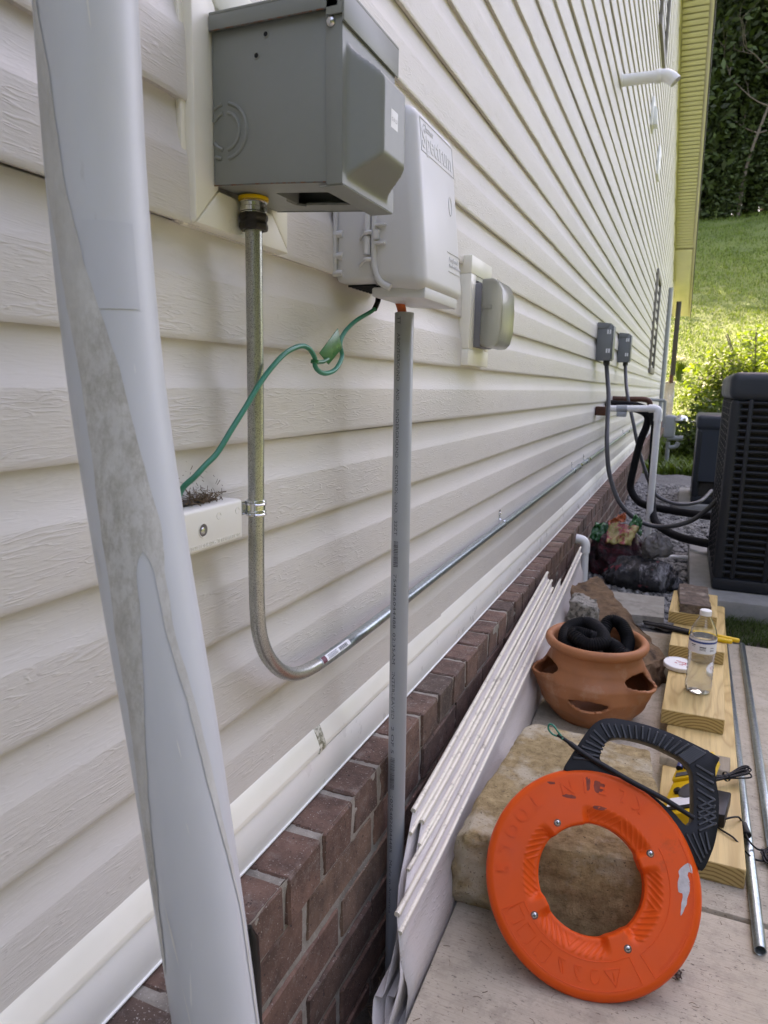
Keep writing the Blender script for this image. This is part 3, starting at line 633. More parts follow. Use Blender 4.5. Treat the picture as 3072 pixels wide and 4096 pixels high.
# debris of an old nest on top of the terminal
MAT['straw'] = rough_mat('dry_debris', (0.08, 0.05, 0.03), (0.22, 0.15, 0.09), 200, None, bs=0.3)
g = G(); rnd = random.Random(21)
for i in range(150):
    p = V(0.016+rnd.random()*0.022, rnd.gauss(0.542, 0.016), 0.7185+abs(rnd.gauss(0, 0.004))); d = V(rnd.uniform(-.4, .4), rnd.uniform(-1, 1), rnd.uniform(-.5, .5)).normalized()*rnd.uniform(0.001, 0.006)
    g.tube([p-d, p+V(0, 0, rnd.uniform(-.001, .001)), p+d], rnd.uniform(0.00015, 0.0006), 4)
for i in range(60):
    p = V(0.0145, rnd.gauss(0.535, 0.022), 0.722+abs(rnd.gauss(0, 0.014))); d = V(0.0004, rnd.uniform(-1, 1), rnd.uniform(-1, 1)).normalized()*rnd.uniform(0.0006, 0.0035)
    g.tube([p-d, p+d], rnd.uniform(0.0001, 0.0003), 4)
obj('nest_debris', g, MAT['straw'], at=(0.025, 0.54, 0.719), kind='stuff', smooth=None, label='dry nest debris lying on the ivory terminal', cat='debris', recalc=False)

# cable enclosure
en = thing('cable_enclosure', 'light grey plastic cable enclosure with raised lettering behind the inlet box', 'cable box', (0.06, 0.91, 0.945))
g = G(); g.box(0.016, 0.068, 0.838, 0.985, 0.956, 1.150); base = obj('base', g, MAT['encl'], en, bevel=0.006, seg=3)
def fx(z): return 0.118 + (1.15-z)*0.105
zt, zb_ = 1.1565, 0.9480
g = G(); g.hexa([(0.0655, 0.832, zb_+.003), (fx(zb_), 0.830, zb_-.004), (fx(zb_), 0.9935, zb_-.004), (0.0655, 0.990, zb_+.003), (0.0655, 0.832, zt), (fx(zt), 0.834, zt), (fx(zt), 0.988, zt), (0.0655, 0.989, zt)])
cv = obj('cover', g, MAT['encl'], en, bevel=0.0155, seg=6, smooth=60)
g = G(); lipP = [(0.0600, 0.8300, 1.150), (0.0720, 0.8300, 1.150)]
g.tube(crv([(0.0700, 0.8345, 1.15), (0.0700, 0.8345, 1.05), (0.0705, 0.8345, 0.985), (0.0725, 0.8345, 0.968), (0.080, 0.8345, 0.954), (0.092, 0.836, 0.9475)], 6), 0.0042, 10); obj('cover_rim', g, MAT['encl'], cv, smooth=60)
g = G(); g.hexa([(0.062, 0.846, 0.9385), (fx(.94)-.006, 0.846, 0.9345), (fx(.94)-.006, 0.978, 0.9345), (0.062, 0.978, 0.9385), (0.062, 0.846, 0.950), (fx(.94)-.006, 0.846, 0.950), (fx(.94)-.006, 0.978, 0.950), (0.062, 0.978, 0.950)]); obj('drip_skirt', g, MAT['encl'], cv, bevel=0.003)
for k in range(7):
    g = G(); g.box(0.022, 0.060, 0.862+k*0.011, 0.867+k*0.011, 0.9535, 0.9562); obj('vent_slot', g, MAT['black_gap'], base)
for (za_, zb2) in ((1.0145, 1.034), (0.9870, 1.0080)):
    g = G(); g.tube([(0.0610, 0.8330, za_), (0.0610, 0.8330, zb2)], 0.0043, 14); obj('hinge_barrel', g, MAT['encl'], base, smooth=50)
for z in (1.0115, 0.9800):
    g = G(); g.tube(crv([(0.0500, 0.836, z-.006), (0.0560, 0.832, z-.0015), (0.0620, 0.829, z+.0005), (0.0680, 0.831, z+.001)], 5), [0.0016]*8+[0.0026]*8, 8); obj('hinge_hook', g, MAT['encl'], base, smooth=50)
for z in (1.0200, 0.9990):
    g = G(); g.box(0.0730, 0.0870, 0.8260, 0.8350, z-.0016, z+.0016); obj('hinge_tab', g, MAT['encl'], cv, bevel=0.0008)
g = G(); g.box(0.0715, 0.0785, 0.8270, 0.8350, 1.0035, 1.0145); obj('hinge_tab', g, MAT['encl'], cv, bevel=0.0008)
for z in (1.014, 0.988, 0.967):
    g = G(); g.tube([(0.0130, 0.838, z), (0.0260, 0.838, z)], 0.0042, 12); obj('mounting_lug', g, MAT['encl'], base, smooth=50)
g = G(); g.box(0.0135, 0.0175, 0.834, 0.9885, 0.965, 1.145); obj('back_plate', g, MAT['encl'], base, bevel=0.001)
def on_cover(x, y, h): return (fx(1.0+y)+0.0002+h, x, 1.0+y)
def ctext(t, size, y0, z0, w, d=0.0004, b=0.0): return obj('raised_lettering', text_g(t, size, lambda x, y, h: on_cover(y0+x, z0-1.0+y, h), depth=d, width=w, bold=b), MAT['encl'], cv, smooth=None, recalc=False)
ctext('Charter', 0.0115, 0.8600, 1.1315, 0.036, 0.0004); ctext('Spectrum', 0.0340, 0.8540, 1.1115, 0.112, 0.0003, 0.0004)
g = G()
for (a, b_) in (((0.8500, 1.1430), (0.9740, 1.1430)), ((0.9740, 1.1430), (0.9760, 1.1060)), ((0.9760, 1.1060), (0.8500, 1.1060)), ((0.8500, 1.1060), (0.8500, 1.1430))):
    g.tube([on_cover(a[0], a[1]-1, 0), on_cover(b_[0], b_[1]-1, 0)], 0.00035, 6)
obj('lettering_border', g, MAT['encl'], cv)
ctext('Amphenol', 0.0085, 0.9330, 0.9920, 0.038, 0.0003); ctext('Broadband Solutions', 0.0055, 0.9330, 0.9850, 0.046, 0.0003)
g = G()
for (a, b_) in (((0.928, 1.003), (0.982, 1.003)), ((0.982, 1.003), (0.983, 0.9785)), ((0.983, 0.9785), (0.928, 0.9785))):
    g.tube([on_cover(a[0], a[1]-1, 0), on_cover(b_[0], b_[1]-1, 0)], 0.0004, 6)
obj('lettering_border', g, MAT['encl'], cv)
g = G(); g.tube([on_cover(0.952+0.006*math.cos(a), 0.064+0.012*math.sin(a), -.0001) for a in [i*0.42 for i in range(16)]], 0.0005, 5); obj('moulding_mark', g, MAT['encl'], cv)

# orange cable dropping from the enclosure into the grey conduit
g = G(); g.tube(crv([(0.066, 0.922, 0.960), (0.0675, 0.925, 0.945), (0.0705, 0.929, 0.932), (0.073, 0.931, 0.915)], 5), 0.0062, 14)
obj('orange_cable', g, MAT['orange_jacket'], at=(0.072, 0.93, 0.92), smooth=60, label='short orange cable between the enclosure and grey plastic conduit', cat='cable')

# grey PVC conduit with printed lettering
pc = thing('plastic_conduit', 'thin grey plastic conduit with printed lettering rising to the cable enclosure', 'conduit', (0.09, 0.91, -0.1))
PT, PB_ = V(0.0740, 0.9310, 0.9270), V(0.0930, 0.9080, -0.1000); PR = 0.0131
ax = (PB_-PT).normalized(); plen = (PB_-PT).length
cam_dir = (V(0.44, 0, 0.6)-(PT+PB_)/2); side = cam_dir.cross(ax).normalized(); fwd = ax.cross(side).normalized()
if fwd.dot(cam_dir) < 0: fwd = -fwd
right = (-ax).cross(fwd).normalized()*-1
if right.dot(V(1, 0.4, 0)) < 0: right = -right
g = G(); g.lathe([(PR-.002, 0.012), (PR-.002, 0.0), (PR-.0004, 0.0), (PR, 0.0006), (PR, plen*0.33), (PR, plen*0.66), (PR, plen)], PT, ax, 40)
pipe = obj('conduit_pipe', g, MAT['pvc'], pc, smooth=50)
def on_pvc(s_, t, lift=0.00012):       # s down the pipe, t across to the right, from the reading line
    a = R_(-32) + t/PR; return PT + ax*s_ + (fwd*math.cos(a) + right*math.sin(a))*(PR+lift)
def zrow(v): return None
def ptext(txt, s0, s1, size=0.0068):
    obj('printed_lettering', text_g(txt, size, lambda x, y, h: on_pvc(s0+x, y-0.0026), width=(s1-s0), res=2), MAT['ink'], pipe, smooth=None, recalc=False)
for (t, a, b_) in (('TT', 0.006, 0.016), ('ABOVEGROUND', 0.028, 0.092), ('AND', 0.102, 0.118), ('UNDERGROUND', 0.130, 0.196), ('CONTROL', 0.207, 0.248), ('NO.', 0.259, 0.275), ('22ZT', 0.285, 0.306),
                   ('754826044488', 0.362, 0.442), ('02:35AM', 0.449, 0.496), ('INTERLEAVED', 0.508, 0.580), ('2 OF 5', 0.592, 0.634), ('10754826044485', 0.700, 0.792), ('Made in America', 0.806, 0.895)):
    ptext(t, a, b_)
g = G(); rnd = random.Random(2)
for (a, b_) in ((0.315, 0.352), (0.641, 0.692)):
    s_ = a
    while s_ < b_:
        wd = rnd.choice((0.0006, 0.0006, 0.0012)); g.grid(lambda u, v, s_=s_, wd=wd: on_pvc(s_+wd*u, -0.0035+0.0075*v), 2, 5); s_ += wd+rnd.choice((0.0006, 0.001))
obj('printed_barcode', g, MAT['ink'], pipe, smooth=None, recalc=False)

# green bonding wire with its tag
WIRE = [(0.04, 0.92, 0.957), (0.04, 0.92, 0.945), (0.045, 0.8938, 0.9283), (0.05, 0.8288, 0.9082), (0.055, 0.7861, 0.8909), (0.058, 0.768, 0.8764), (0.06, 0.7692, 0.8615), (0.062, 0.7487, 0.8465), (0.063, 0.7238, 0.8412), (0.063, 0.7072, 0.8429), (0.063, 0.6975, 0.8486), (0.063, 0.6964, 0.8574), (0.062, 0.6857, 0.8661), (0.06, 0.6713, 0.8682), (0.058, 0.6462, 0.8608), (0.056, 0.6225, 0.8461), (0.054, 0.6001, 0.8277), (0.052, 0.5787, 0.8057), (0.05, 0.5583, 0.7855), (0.048, 0.5389, 0.7657), (0.046, 0.5241, 0.7559), (0.043, 0.5111, 0.7458), (0.036, 0.5030, 0.7359), (0.030, 0.500, 0.7200)]
gw = thing('ground_wire', 'green insulated ground wire looping from the enclosure to the ivory terminal', 'wire', (0.038, 0.505, 0.72))
obj('wire', G().tube(crv(WIRE, 6), 0.0027, 12), MAT['green'], gw, smooth=60)
obj('black_tape', G().tube(crv([(0.0395, 0.9215, 0.957), (0.041, 0.9160, 0.9420), (0.0450, 0.8960, 0.9290)], 5), [0.0040]*6+[0.0036]*5, 10), MAT['black_rubber'], gw, smooth=60)
tg_ = G(); TP = [(0.7099, 0.8629), (0.7500, 0.8926), (0.7563, 0.8783), (0.7601, 0.8709), (0.7300, 0.8511)]
tg_.prism([(0.0625+0.06*(a-0.72), a, b_) for a, b_ in TP], (-0.0012, 0.0004, 0)); tag_o = obj('tag_plate', tg_, MAT['green_tag'], gw, bevel=0.0004)
obj('tag_collar', G().lathe([(0.0030, -.0018), (0.0046, -.0018), (0.0046, 0.0018), (0.0030, 0.0018)], (0.063, 0.6968, 0.8530), (0, 0.15, 1), 16).tube([(0.0645, 0.700, 0.8525), (0.0655, 0.712, 0.8535), (0.065, 0.724, 0.8570)], 0.0022, 8), MAT['green_tag'], tag_o)

# outdoor outlet with a bubble cover on its block
ou = thing('outdoor_outlet', 'outdoor outlet under a smoky clear bubble cover on a cream block', 'outlet', (0.02, 1.47, 0.875))
ob_ = G(); za, zb, ya, yb = 0.872, 1.082, 1.393, 1.545
for (a, b_, c_, d_) in ((ya, yb, za, za+.032), (ya, yb, zb-.034, zb), (ya, ya+.034, za+.032, zb-.034), (yb-.024, yb, za+.032, zb-.034)): ob_.box(0.004, 0.031, a, b_, c_, d_)
blk = obj('mounting_block', ob_, MAT['cream'], ou, bevel=0.002)
g = G()
for (a, b_, c_, d_) in ((ya+.022, yb-.018, za+.020, za+.038), (ya+.022, yb-.018, zb-.042, zb-.022), (ya+.022, ya+.042, za+.038, zb-.042), (yb-.034, yb-.018, za+.038, zb-.042)): g.box(0.004, 0.0285, a, b_, c_, d_)
obj('block_step', g, MAT['cream'], blk, bevel=0.001)
MAT['outlet_grey'] = plain('grey_outlet_body', (0.17, 0.17, 0.185), 0.5)
obj('outlet_body', G().box(0.006, 0.046, 1.424, 1.522, 0.909, 1.033), MAT['outlet_grey'], ou, bevel=0.004)
m, nt, b = newmat('smoky_clear_plastic'); b.inputs['Base Color'].default_value = (0.62, 0.61, 0.50, 1); b.inputs['Roughness'].default_value = 0.28; b.inputs['Transmission Weight'].default_value = 0.85; b.inputs['IOR'].default_value = 1.45
lk(nt, ramp(nt, noi(nt, coords(nt, (1, 1, 0.3)), 30, 5), [(0.3, (0.62, 0.62, 0.54)), (0.7, (0.78, 0.78, 0.68))]), b.inputs['Base Color']); MAT['smoky'] = m
prof = [(0.0445, 0.9120), (0.0445, 1.0410), (0.0690, 1.0415), (0.0785, 1.0350), (0.0865, 1.0180), (0.0890, 0.985), (0.0885, 0.945), (0.0830, 0.918), (0.0740, 0.9085), (0.058, 0.9080)]
g = G(); g.prism([(x, 1.4200, z) for x, z in prof], (0, 0.108, 0)); bc_ = obj('bubble_cover', g, MAT['smoky'], ou, bevel=0.005, seg=3, smooth=50)
g = G(); g.prism([(x if x < .05 else x-.006, 1.427, z) for x, z in [(0.0445, .916), (.0445, 1.037), (.064, 1.037), (.066, 1.01), (.066, .96), (.066, .925), (.064, .913)]], (0, 0.094, 0)); obj('cover_lining', g, plain('pale_grey_lining', (0.42, 0.42, 0.40), 0.5), bc_, bevel=0.003)
g = G(); g.tube(crv([(0.0760, 1.4185, 1.0380), (0.0850, 1.4185, 1.015), (0.0880, 1.4185, 0.980), (0.0865, 1.4185, 0.945), (0.0790, 1.4185, 0.915)], 6), 0.0012, 6); obj('cover_rib', g, MAT['smoky'], bc_)
g = G(); g.box(0.0500, 0.0680, 1.4170, 1.4205, 0.9820, 0.9905); obj('cover_latch', g, MAT['smoky'], bc_, bevel=0.0015)

# ------------------------------------------------------------------ leaning grey pipe in the foreground
lp_ = thing('leaning_pipe', 'large scuffed light grey plastic pipe leaning in the left foreground', 'pipe', (0.18, 0.33, 0))
m, nt, b = newmat('pale_grey_pipe_plastic'); vec = coords(nt, (1, 1, 0.35))
col = ramp(nt, noi(nt, vec, 9, 6, 0.6), [(0.3, (0.52, 0.545, 0.575)), (0.7, (0.57, 0.595, 0.625))])
col = mix(nt, ramp(nt, noi(nt, coords(nt, (3, 3, 0.6), loc=(4, 1, 2)), 16, 7, 0.7), [(0.64, 0.0), (0.72, 0.35)]), col, (0.34, 0.33, 0.30))
col = mix(nt, ramp(nt, noi(nt, coords(nt, (8, 8, 0.55), loc=(1, 7, 3)), 18, 3, 0.5), [(0.71, 0.0), (0.73, 0.7)]), col, (0.70, 0.70, 0.68))
lk(nt, col, b.inputs['Base Color']); b.inputs['Roughness'].default_value = 0.42; bump(nt, b, noi(nt, vec, 220, 4), 0.06, 0.0006); MAT['bigpipe'] = m
AXP = crv([(0.055, 0.366, 1.75), (0.0800, 0.366, 1.25), (0.0850, 0.3660, 1.06), (0.0862, 0.3672, 0.95), (0.0955, 0.3658, 0.835), (0.1149, 0.3625, 0.7145), (0.1374, 0.3605, 0.588), (0.1560, 0.3618, 0.45), (0.1665, 0.3650, 0.345), (0.186, 0.368, 0.15), (0.203, 0.370, 0.001)], 8)
PRAD = 0.030
bp = obj('pipe_body', G().tube(AXP, PRAD, 56), MAT['bigpipe'], lp_, smooth=60)
def ax_at(z):
    for i in range(len(AXP)-1):
        if AXP[i].z >= z >= AXP[i+1].z:
            t = (AXP[i].z-z)/max(1e-9, AXP[i].z-AXP[i+1].z); return AXP[i].lerp(AXP[i+1], t), (AXP[i+1]-AXP[i]).normalized()
    return AXP[-1], V(0, 0, -1)
def on_pipe(z, u, lift):
    p, d = ax_at(z); c = (V(0.44, 0, 0.83)-p); c = (c-d*c.dot(d)).normalized(); r = c.cross(-d).normalized()
    if r.dot(V(0.92, 0.39, 0)) < 0: r = -r
    u = max(-0.995, min(0.995, u)); return p + (c*math.sqrt(1-u*u) + r*u)*(PRAD+lift)
def interp(tab, z):
    for a, b_ in zip(tab, tab[1:]):
        if a[0] >= z >= b_[0]:
            t = (a[0]-z)/(a[0]-b_[0]); t = t; return a[1]+(b_[1]-a[1])*t, a[2]+(b_[2]-a[2])*t
    return tab[-1][1], tab[-1][2]
def film_mat():
    m, nt, b = newmat('grimy_old_film'); vec = coords(nt, (1, 1, 0.55))
    col = ramp(nt, noi(nt, vec, 30, 8, 0.75), [(0.3, (0.47, 0.465, 0.44)), (0.7, (0.62, 0.62, 0.60))])
    pat = ramp(nt, noi(nt, coords(nt, (1, 1, 0.30), loc=(3, 3, 3)), 11, 3, 0.6), [(0.46, 0.0), (0.70, 0.75)])
    fin = ramp(nt, noi(nt, coords(nt, (1, 1, 0.45)), 120, 10, 0.82), [(0.44, 0.0), (0.60, 1.0)])
    col = mix(nt, math_(nt, 'MULTIPLY', pat, fin), col, (0.29, 0.275, 0.225))
    col = mix(nt, math_(nt, 'MULTIPLY', fin, 0.18), col, (0.36, 0.345, 0.30))
    lk(nt, col, b.inputs['Base Color']); b.inputs['Roughness'].default_value = 0.8; bump(nt, b, fin, 0.25, 0.0008); return m
FA = [(1.20, -0.97, -0.93), (1.0386, -0.953, -0.878), (0.996, -0.975, -0.707), (0.9434, -0.945, -0.60), (0.8939, -0.829, -0.346), (0.8353, -0.69, 0.067), (0.787, -0.673, 0.231), (0.7345, -0.735, 0.449), (0.7200, -0.735, 0.420)]
FB = [(0.7200, -0.735, -0.02), (0.7130, -0.735, -0.15), (0.7030, -0.735, -0.185), (0.667, -0.80, -0.291), (0.6107, -0.815, -0.536), (0.564, -0.886, -0.699), (0.5156, -0.929, -0.791), (0.4649, -0.937, -0.86), (0.43, -0.95, -0.94)]
FC = [(0.7200, 0.02, 0.420), (0.7130, 0.13, 0.40), (0.7074, 0.165, 0.38), (0.667, 0.20, 0.36), (0.6107, 0.424, 0.570), (0.564, 0.543, 0.69), (0.5156, 0.72, 0.793), (0.4649, 0.868, 0.920), (0.3824, 0.892, 0.930), (0.33, 0.91, 0.925)]
MAT['film'] = film_mat()
for T, nz in ((FA, 90), (FB, 70), (FC, 80)):
    g = G()
    def fp(a, b_, T=T):
        z = T[0][0] + (T[-1][0]-T[0][0])*a; u0, u1 = interp(T, z)
        wob = 0.016*fbm((z*60, 3.1, 0)); u0 += wob*(u0 > -0.9); u1 += 0.018*fbm((z*55, 7.7, 1))
        return on_pipe(z, u0+(u1-u0)*b_, 0.0005)
    g.grid(fp, nz, 14); obj('grime_film', g, MAT['film'], bp, smooth=60, recalc=False)
# paler square where an old label sat, and a scrape near the top
MAT['old_label'] = plain('label_ghost', (0.50, 0.525, 0.56), 0.5, var=0.04)
g = G(); g.grid(lambda a, b_: on_pipe(0.9215-0.052*a, -0.35+0.95*b_, 0.0004), 8, 14); obj('label_ghost', g, MAT['old_label'], bp, smooth=60, recalc=False)
MAT['scrape'] = plain('pale_scrape', (0.66, 0.66, 0.63), 0.6)
rnd = random.Random(4)
for (z, u, l_, w_) in ((1.048, 0.0, 0.022, 0.035), (0.600, 0.05, 0.014, 0.020), (0.545, -0.02, 0.010, 0.012), (0.487, -0.72, 0.045, 0.04), (0.43, -0.62, 0.05, 0.02), (0.395, -0.55, 0.03, 0.015), (0.725, -0.93, 0.02, 0.02)):
    g = G(); g.grid(lambda a, b_: on_pipe(z-l_*a, u+0.12*a*l_/0.05+w_*(b_-0.5)*math.sin(math.pi*min(1, a+0.02))*(1+0.5*fbm((a*9, z*50, 0))), 0.00045), 14, 3); obj('scrape_mark', g, MAT['scrape'], bp, smooth=60, recalc=False)
# two black rounded tool handles standing by the foundation, seen beside the pipe
for (P, lab_) in (([(0.135, 0.300, 0.0), (0.133, 0.302, 0.20), (0.130, 0.3035, 0.385), (0.1297, 0.3037, 0.400), (0.1295, 0.304, 0.4085)], 'black rounded tool grip at the bottom left corner, left of the grey pipe'),
                  ([(0.150, 0.440, 0.0), (0.140, 0.450, 0.16), (0.1285, 0.4605, 0.320), (0.1270, 0.4620, 0.348), (0.1262, 0.4625, 0.360)], 'black rounded tool grip half hidden right behind the grey pipe')):
    obj('tool_grip', G().tube(P, [0.0085, 0.0085, 0.0095, 0.0085, 0.003], 16), MAT['black_rubber'], at=P[0], smooth=60, label=lab_, cat='tool grip', group='black tool grips by the foundation')
# ------------------------------------------------------------------ things on the slab
def wood_mat(name, c1, c2, c3, rough=0.6, sc=(6, 0.7, 60)):
    m, nt, b = newmat(name); tc = nd(nt, 'TexCoord'); oi = nd(nt, 'ObjectInfo')
    add = nd(nt, 'VectorMath'); add.operation = 'ADD'; lk(nt, tc.outputs['Object'], add.inputs[0])
    sc_ = nd(nt, 'VectorMath'); sc_.operation = 'SCALE'; lk(nt, oi.outputs['Location'], sc_.inputs[0]); sc_.inputs[3].default_value = 3.7; lk(nt, sc_.outputs[0], add.inputs[1])
    mp = nd(nt, 'Mapping'); mp.inputs['Scale'].default_value = (1, 0.16, 1); lk(nt, add.outputs[0], mp.inputs[0])
    n1 = noi(nt, mp.outputs[0], 8, 3, 0.5, 0.6); rings = math_(nt, 'PINGPONG', math_(nt, 'MULTIPLY', n1, 9.0), 0.5)
    col = ramp(nt, rings, [(0.0, c2), (0.18, c1), (0.5, tuple(x*1.08 for x in c1))])
    mp2 = nd(nt, 'Mapping'); mp2.inputs['Scale'].default_value = (60, 2.2, 60); lk(nt, add.outputs[0], mp2.inputs[0])
    fib = noi(nt, mp2.outputs[0], 3, 4, 0.6); col = mix(nt, ramp(nt, fib, [(0.40, 0.35), (0.56, 0.0)]), col, c3)
    lk(nt, col, b.inputs['Base Color']); b.inputs['Roughness'].default_value = rough; bump(nt, b, fib, 0.2, 0.001); return m
MAT['pine'] = wood_mat('treated_pine', (0.60, 0.43, 0.18), (0.46, 0.30, 0.105), (0.40, 0.265, 0.11))
def endgrain():
    m, nt, b = newmat('pine_end_grain'); tc = nd(nt, 'TexCoord'); sp = nd(nt, 'SeparateXYZ'); lk(nt, tc.outputs['Object'], sp.inputs[0])
    dx = math_(nt, 'SUBTRACT', sp.outputs[0], 0.02); dz = math_(nt, 'ADD', sp.outputs[2], 0.07)
    d = math_(nt, 'SQRT', math_(nt, 'ADD', math_(nt, 'MULTIPLY', dx, dx), math_(nt, 'MULTIPLY', dz, dz)))
    d = math_(nt, 'ADD', d, math_(nt, 'MULTIPLY', noi(nt, tc.outputs['Object'], 30, 3), 0.006))
    r = math_(nt, 'PINGPONG', math_(nt, 'MULTIPLY', d, 130.0), 0.5)
    col = ramp(nt, r, [(0.0, (0.20, 0.12, 0.035)), (0.22, (0.46, 0.31, 0.11)), (0.5, (0.52, 0.37, 0.15))]); lk(nt, col, b.inputs['Base Color']); b.inputs['Roughness'].default_value = 0.75
    bump(nt, b, noi(nt, tc.outputs['Object'], 300, 5), 0.3, 0.001); return m
MAT['pine_end'] = endgrain()
def board(name, x0, x1, y0, y1, z0, z1, skew, label, m=None, me_=None, group='lumber offcuts stacked on the slab'):
    t = thing(name, label, 'board', ((x0+x1)/2, (y0+y1)/2, z0), group)
    e = 0.0025
    g = G(); g.hexa([(x0, y0, z0), (x1, y0, z0), (x1+skew, y1, z0), (x0+skew, y1, z0), (x0, y0, z1), (x1, y0, z1), (x1+skew, y1, z1), (x0+skew, y1, z1)])
    obj('plank', g, m or MAT['pine'], t, bevel=0.0028, seg=2)
    g = G(); g.hexa([(x0+e, y0-.0004, z0+e), (x1-e, y0-.0004, z0+e), (x1-e, y0+.0006, z0+e), (x0+e, y0+.0006, z0+e), (x0+e, y0-.0004, z1-e), (x1-e, y0-.0004, z1-e), (x1-e, y0+.0006, z1-e), (x0+e, y0+.0006, z1-e)])
    obj('cut_end', g, me_ or MAT['pine_end'], t, smooth=None); return t
board('lumber_board', 0.453, 0.601, 1.231, 3.06, 0.0005, 0.038, 0.036, 'long yellow pine board lying on the slab beside two steel tubes')
board('lumber_board', 0.447, 0.586, 1.742, 2.62, 0.0385, 0.0760, 0.030, 'yellow pine board carrying the water bottle')
board('lumber_board', 0.4525, 0.5975, 2.112, 2.58, 0.0765, 0.1140, 0.020, 'pine board under the black and yellow pliers')
board('lumber_board', 0.4435, 0.5815, 2.318, 2.58, 0.1145, 0.1520, 0.010, 'topmost short pine board carrying the dark weathered block')
MAT['old_wood'] = rough_mat('dark_weathered_wood', (0.045, 0.032, 0.024), (0.20, 0.145, 0.11), 40, (0.30, 0.25, 0.20), 22, (0.55, 0.7), 0.9, 0.004)
def lump(g, P, n, amp, freq, seed, rnd_=0.0):
    """hexahedron corners P subdivided n times and roughened"""
    bm = bmesh.new(); vv = [bm.verts.new(p) for p in P]
    for f in [(0,3,2,1),(4,5,6,7),(0,1,5,4),(1,2,6,5),(2,3,7,6),(3,0,4,7)]: bm.faces.new([vv[i] for i in f])
    bmesh.ops.subdivide_edges(bm, edges=list(bm.edges), cuts=n, use_grid_fill=True)
    if rnd_:
        for _ in range(int(rnd_)): bmesh.ops.smooth_vert(bm, verts=bm.verts, factor=0.5, use_axis_x=True, use_axis_y=True, use_axis_z=True)
    bm.normal_update()
    dis = [(v, v.normal*(amp*fbm(v.co*freq+Vector((seed, seed*0.7, 0)), 5)) + Vector((fbm(v.co*freq*1.7+Vector((0, seed, 3)), 3), fbm(v.co*freq*1.7+Vector((5, 0, seed)), 3), 0))*amp*0.4) for v in bm.verts]
    for v, d in dis: v.co += d
    bm.verts.index_update(); g.add([tuple(v.co) for v in bm.verts], [tuple(v.index for v in f.verts) for f in bm.faces]); bm.free(); return g
g = G(); lump(g, [(0.474, 2.318, 0.1525), (0.561, 2.318, 0.1525), (0.557, 2.565, 0.1525), (0.468, 2.565, 0.1525), (0.474, 2.318, 0.181), (0.561, 2.318, 0.181), (0.557, 2.565, 0.181), (0.468, 2.565, 0.181)], 10, 0.004, 30, 3)
obj('wood_block', g, MAT['old_wood'], at=(0.515, 2.44, 0.152), label='dark weathered wood block on top of the lumber stack', cat='wood block', smooth=50)
MAT['scrapwood'] = wood_mat('grey_brown_plywood', (0.27, 0.22, 0.145), (0.20, 0.16, 0.10), (0.18, 0.14, 0.09))
g = G(); g.hexa([(0.452, 1.535, 0.0385), (0.590, 1.530, 0.0385), (0.594, 1.600, 0.0385), (0.455, 1.592, 0.0385), (0.452, 1.545, 0.052), (0.588, 1.540, 0.052), (0.593, 1.606, 0.052), (0.455, 1.600, 0.052)])
obj('plywood_scrap', g, MAT['scrapwood'], at=(0.52, 1.57, 0.0385), bevel=0.002, label='thin grey brown plywood scrap lying across the long board', cat='wood scrap')

# water bottle
bo = thing('water_bottle', 'clear plastic water bottle with white cap and blue banded label', 'bottle', (0.5285, 1.890, 0.076))
BC = (0.5285, 1.890, 0.0762)
m, nt, b = newmat('clear_pet'); b.inputs['Base Color'].default_value = (0.97, 0.985, 0.98, 1); b.inputs['Roughness'].default_value = 0.03; b.inputs['Transmission Weight'].default_value = 1.0; b.inputs['IOR'].default_value = 1.35; MAT['pet'] = m
m, nt, b = newmat('water'); b.inputs['Base Color'].default_value = (0.98, 0.99, 0.985, 1); b.inputs['Roughness'].default_value = 0.06; b.inputs['Transmission Weight'].default_value = 0.86; b.inputs['IOR'].default_value = 1.20; MAT['water'] = m
prof = [(0.001, 0.006), (0.012, 0.003), (0.022, 0.0005), (0.028, 0.002), (0.0318, 0.010), (0.0325, 0.022), (0.0315, 0.032)]
for k in range(7):
    z = 0.036+0.0095*k; prof += [(0.0300, z), (0.0318, z+0.0045)]
prof += [(0.0312, 0.106), (0.0322, 0.110), (0.0322, 0.148), (0.0316, 0.155), (0.0285, 0.168), (0.0225, 0.182), (0.0165, 0.193), (0.0135, 0.199), (0.0132, 0.204)]
def bott(prof, shr, mxz, n=48):
    g = G(); vs_ = []
    pr = [(max(0.0005, r-shr), h+shr*(1 if i < 3 else 0)) for i, (r, h) in enumerate(prof) if h <= mxz]
    def fn(i, k):
        r, h = pr[i]; t = 2*math.pi*k/n
        if h < 0.02: r *= 1-0.16*(1-h/0.02)*max(0, math.cos(5*t))**3
        return (BC[0]+r*math.cos(t), BC[1]+r*math.sin(t), BC[2]+h)
    vs_ = [fn(i, k) for i in range(len(pr)) for k in range(n)]
    fs = [(i*n+k, i*n+(k+1) % n, (i+1)*n+(k+1) % n, (i+1)*n+k) for i in range(len(pr)-1) for k in range(n)] + [tuple(range(n-1, -1, -1)), tuple(range((len(pr)-1)*n, len(pr)*n))]
    return g.add(vs_, fs)
bs_ = obj('bottle_shell', bott(prof, 0, 1), MAT['pet'], bo, smooth=60); sd = bs_.modifiers.new('wall', 'SOLIDIFY'); sd.thickness = 0.0006; sd.offset = -1; obj('water', bott(prof, 0.0012, 0.151), MAT['water'], bo, smooth=60)
obj('cap', G().lathe([(0.0, 0.2165), (0.0120, 0.2165), (0.0138, 0.2150), (0.0140, 0.2040), (0.0138, 0.2030), (0.0, 0.2030)], BC, n=36), MAT['white_plastic'], bo)
lbm = plain('paper_white', (0.80, 0.81, 0.82), 0.45, var=0.02)
g = G(); g.lathe([(0.0326, 0.111), (0.0326, 0.147)], BC, n=48); lbl = obj('paper_label', g, lbm, bo, smooth=60, recalc=False)
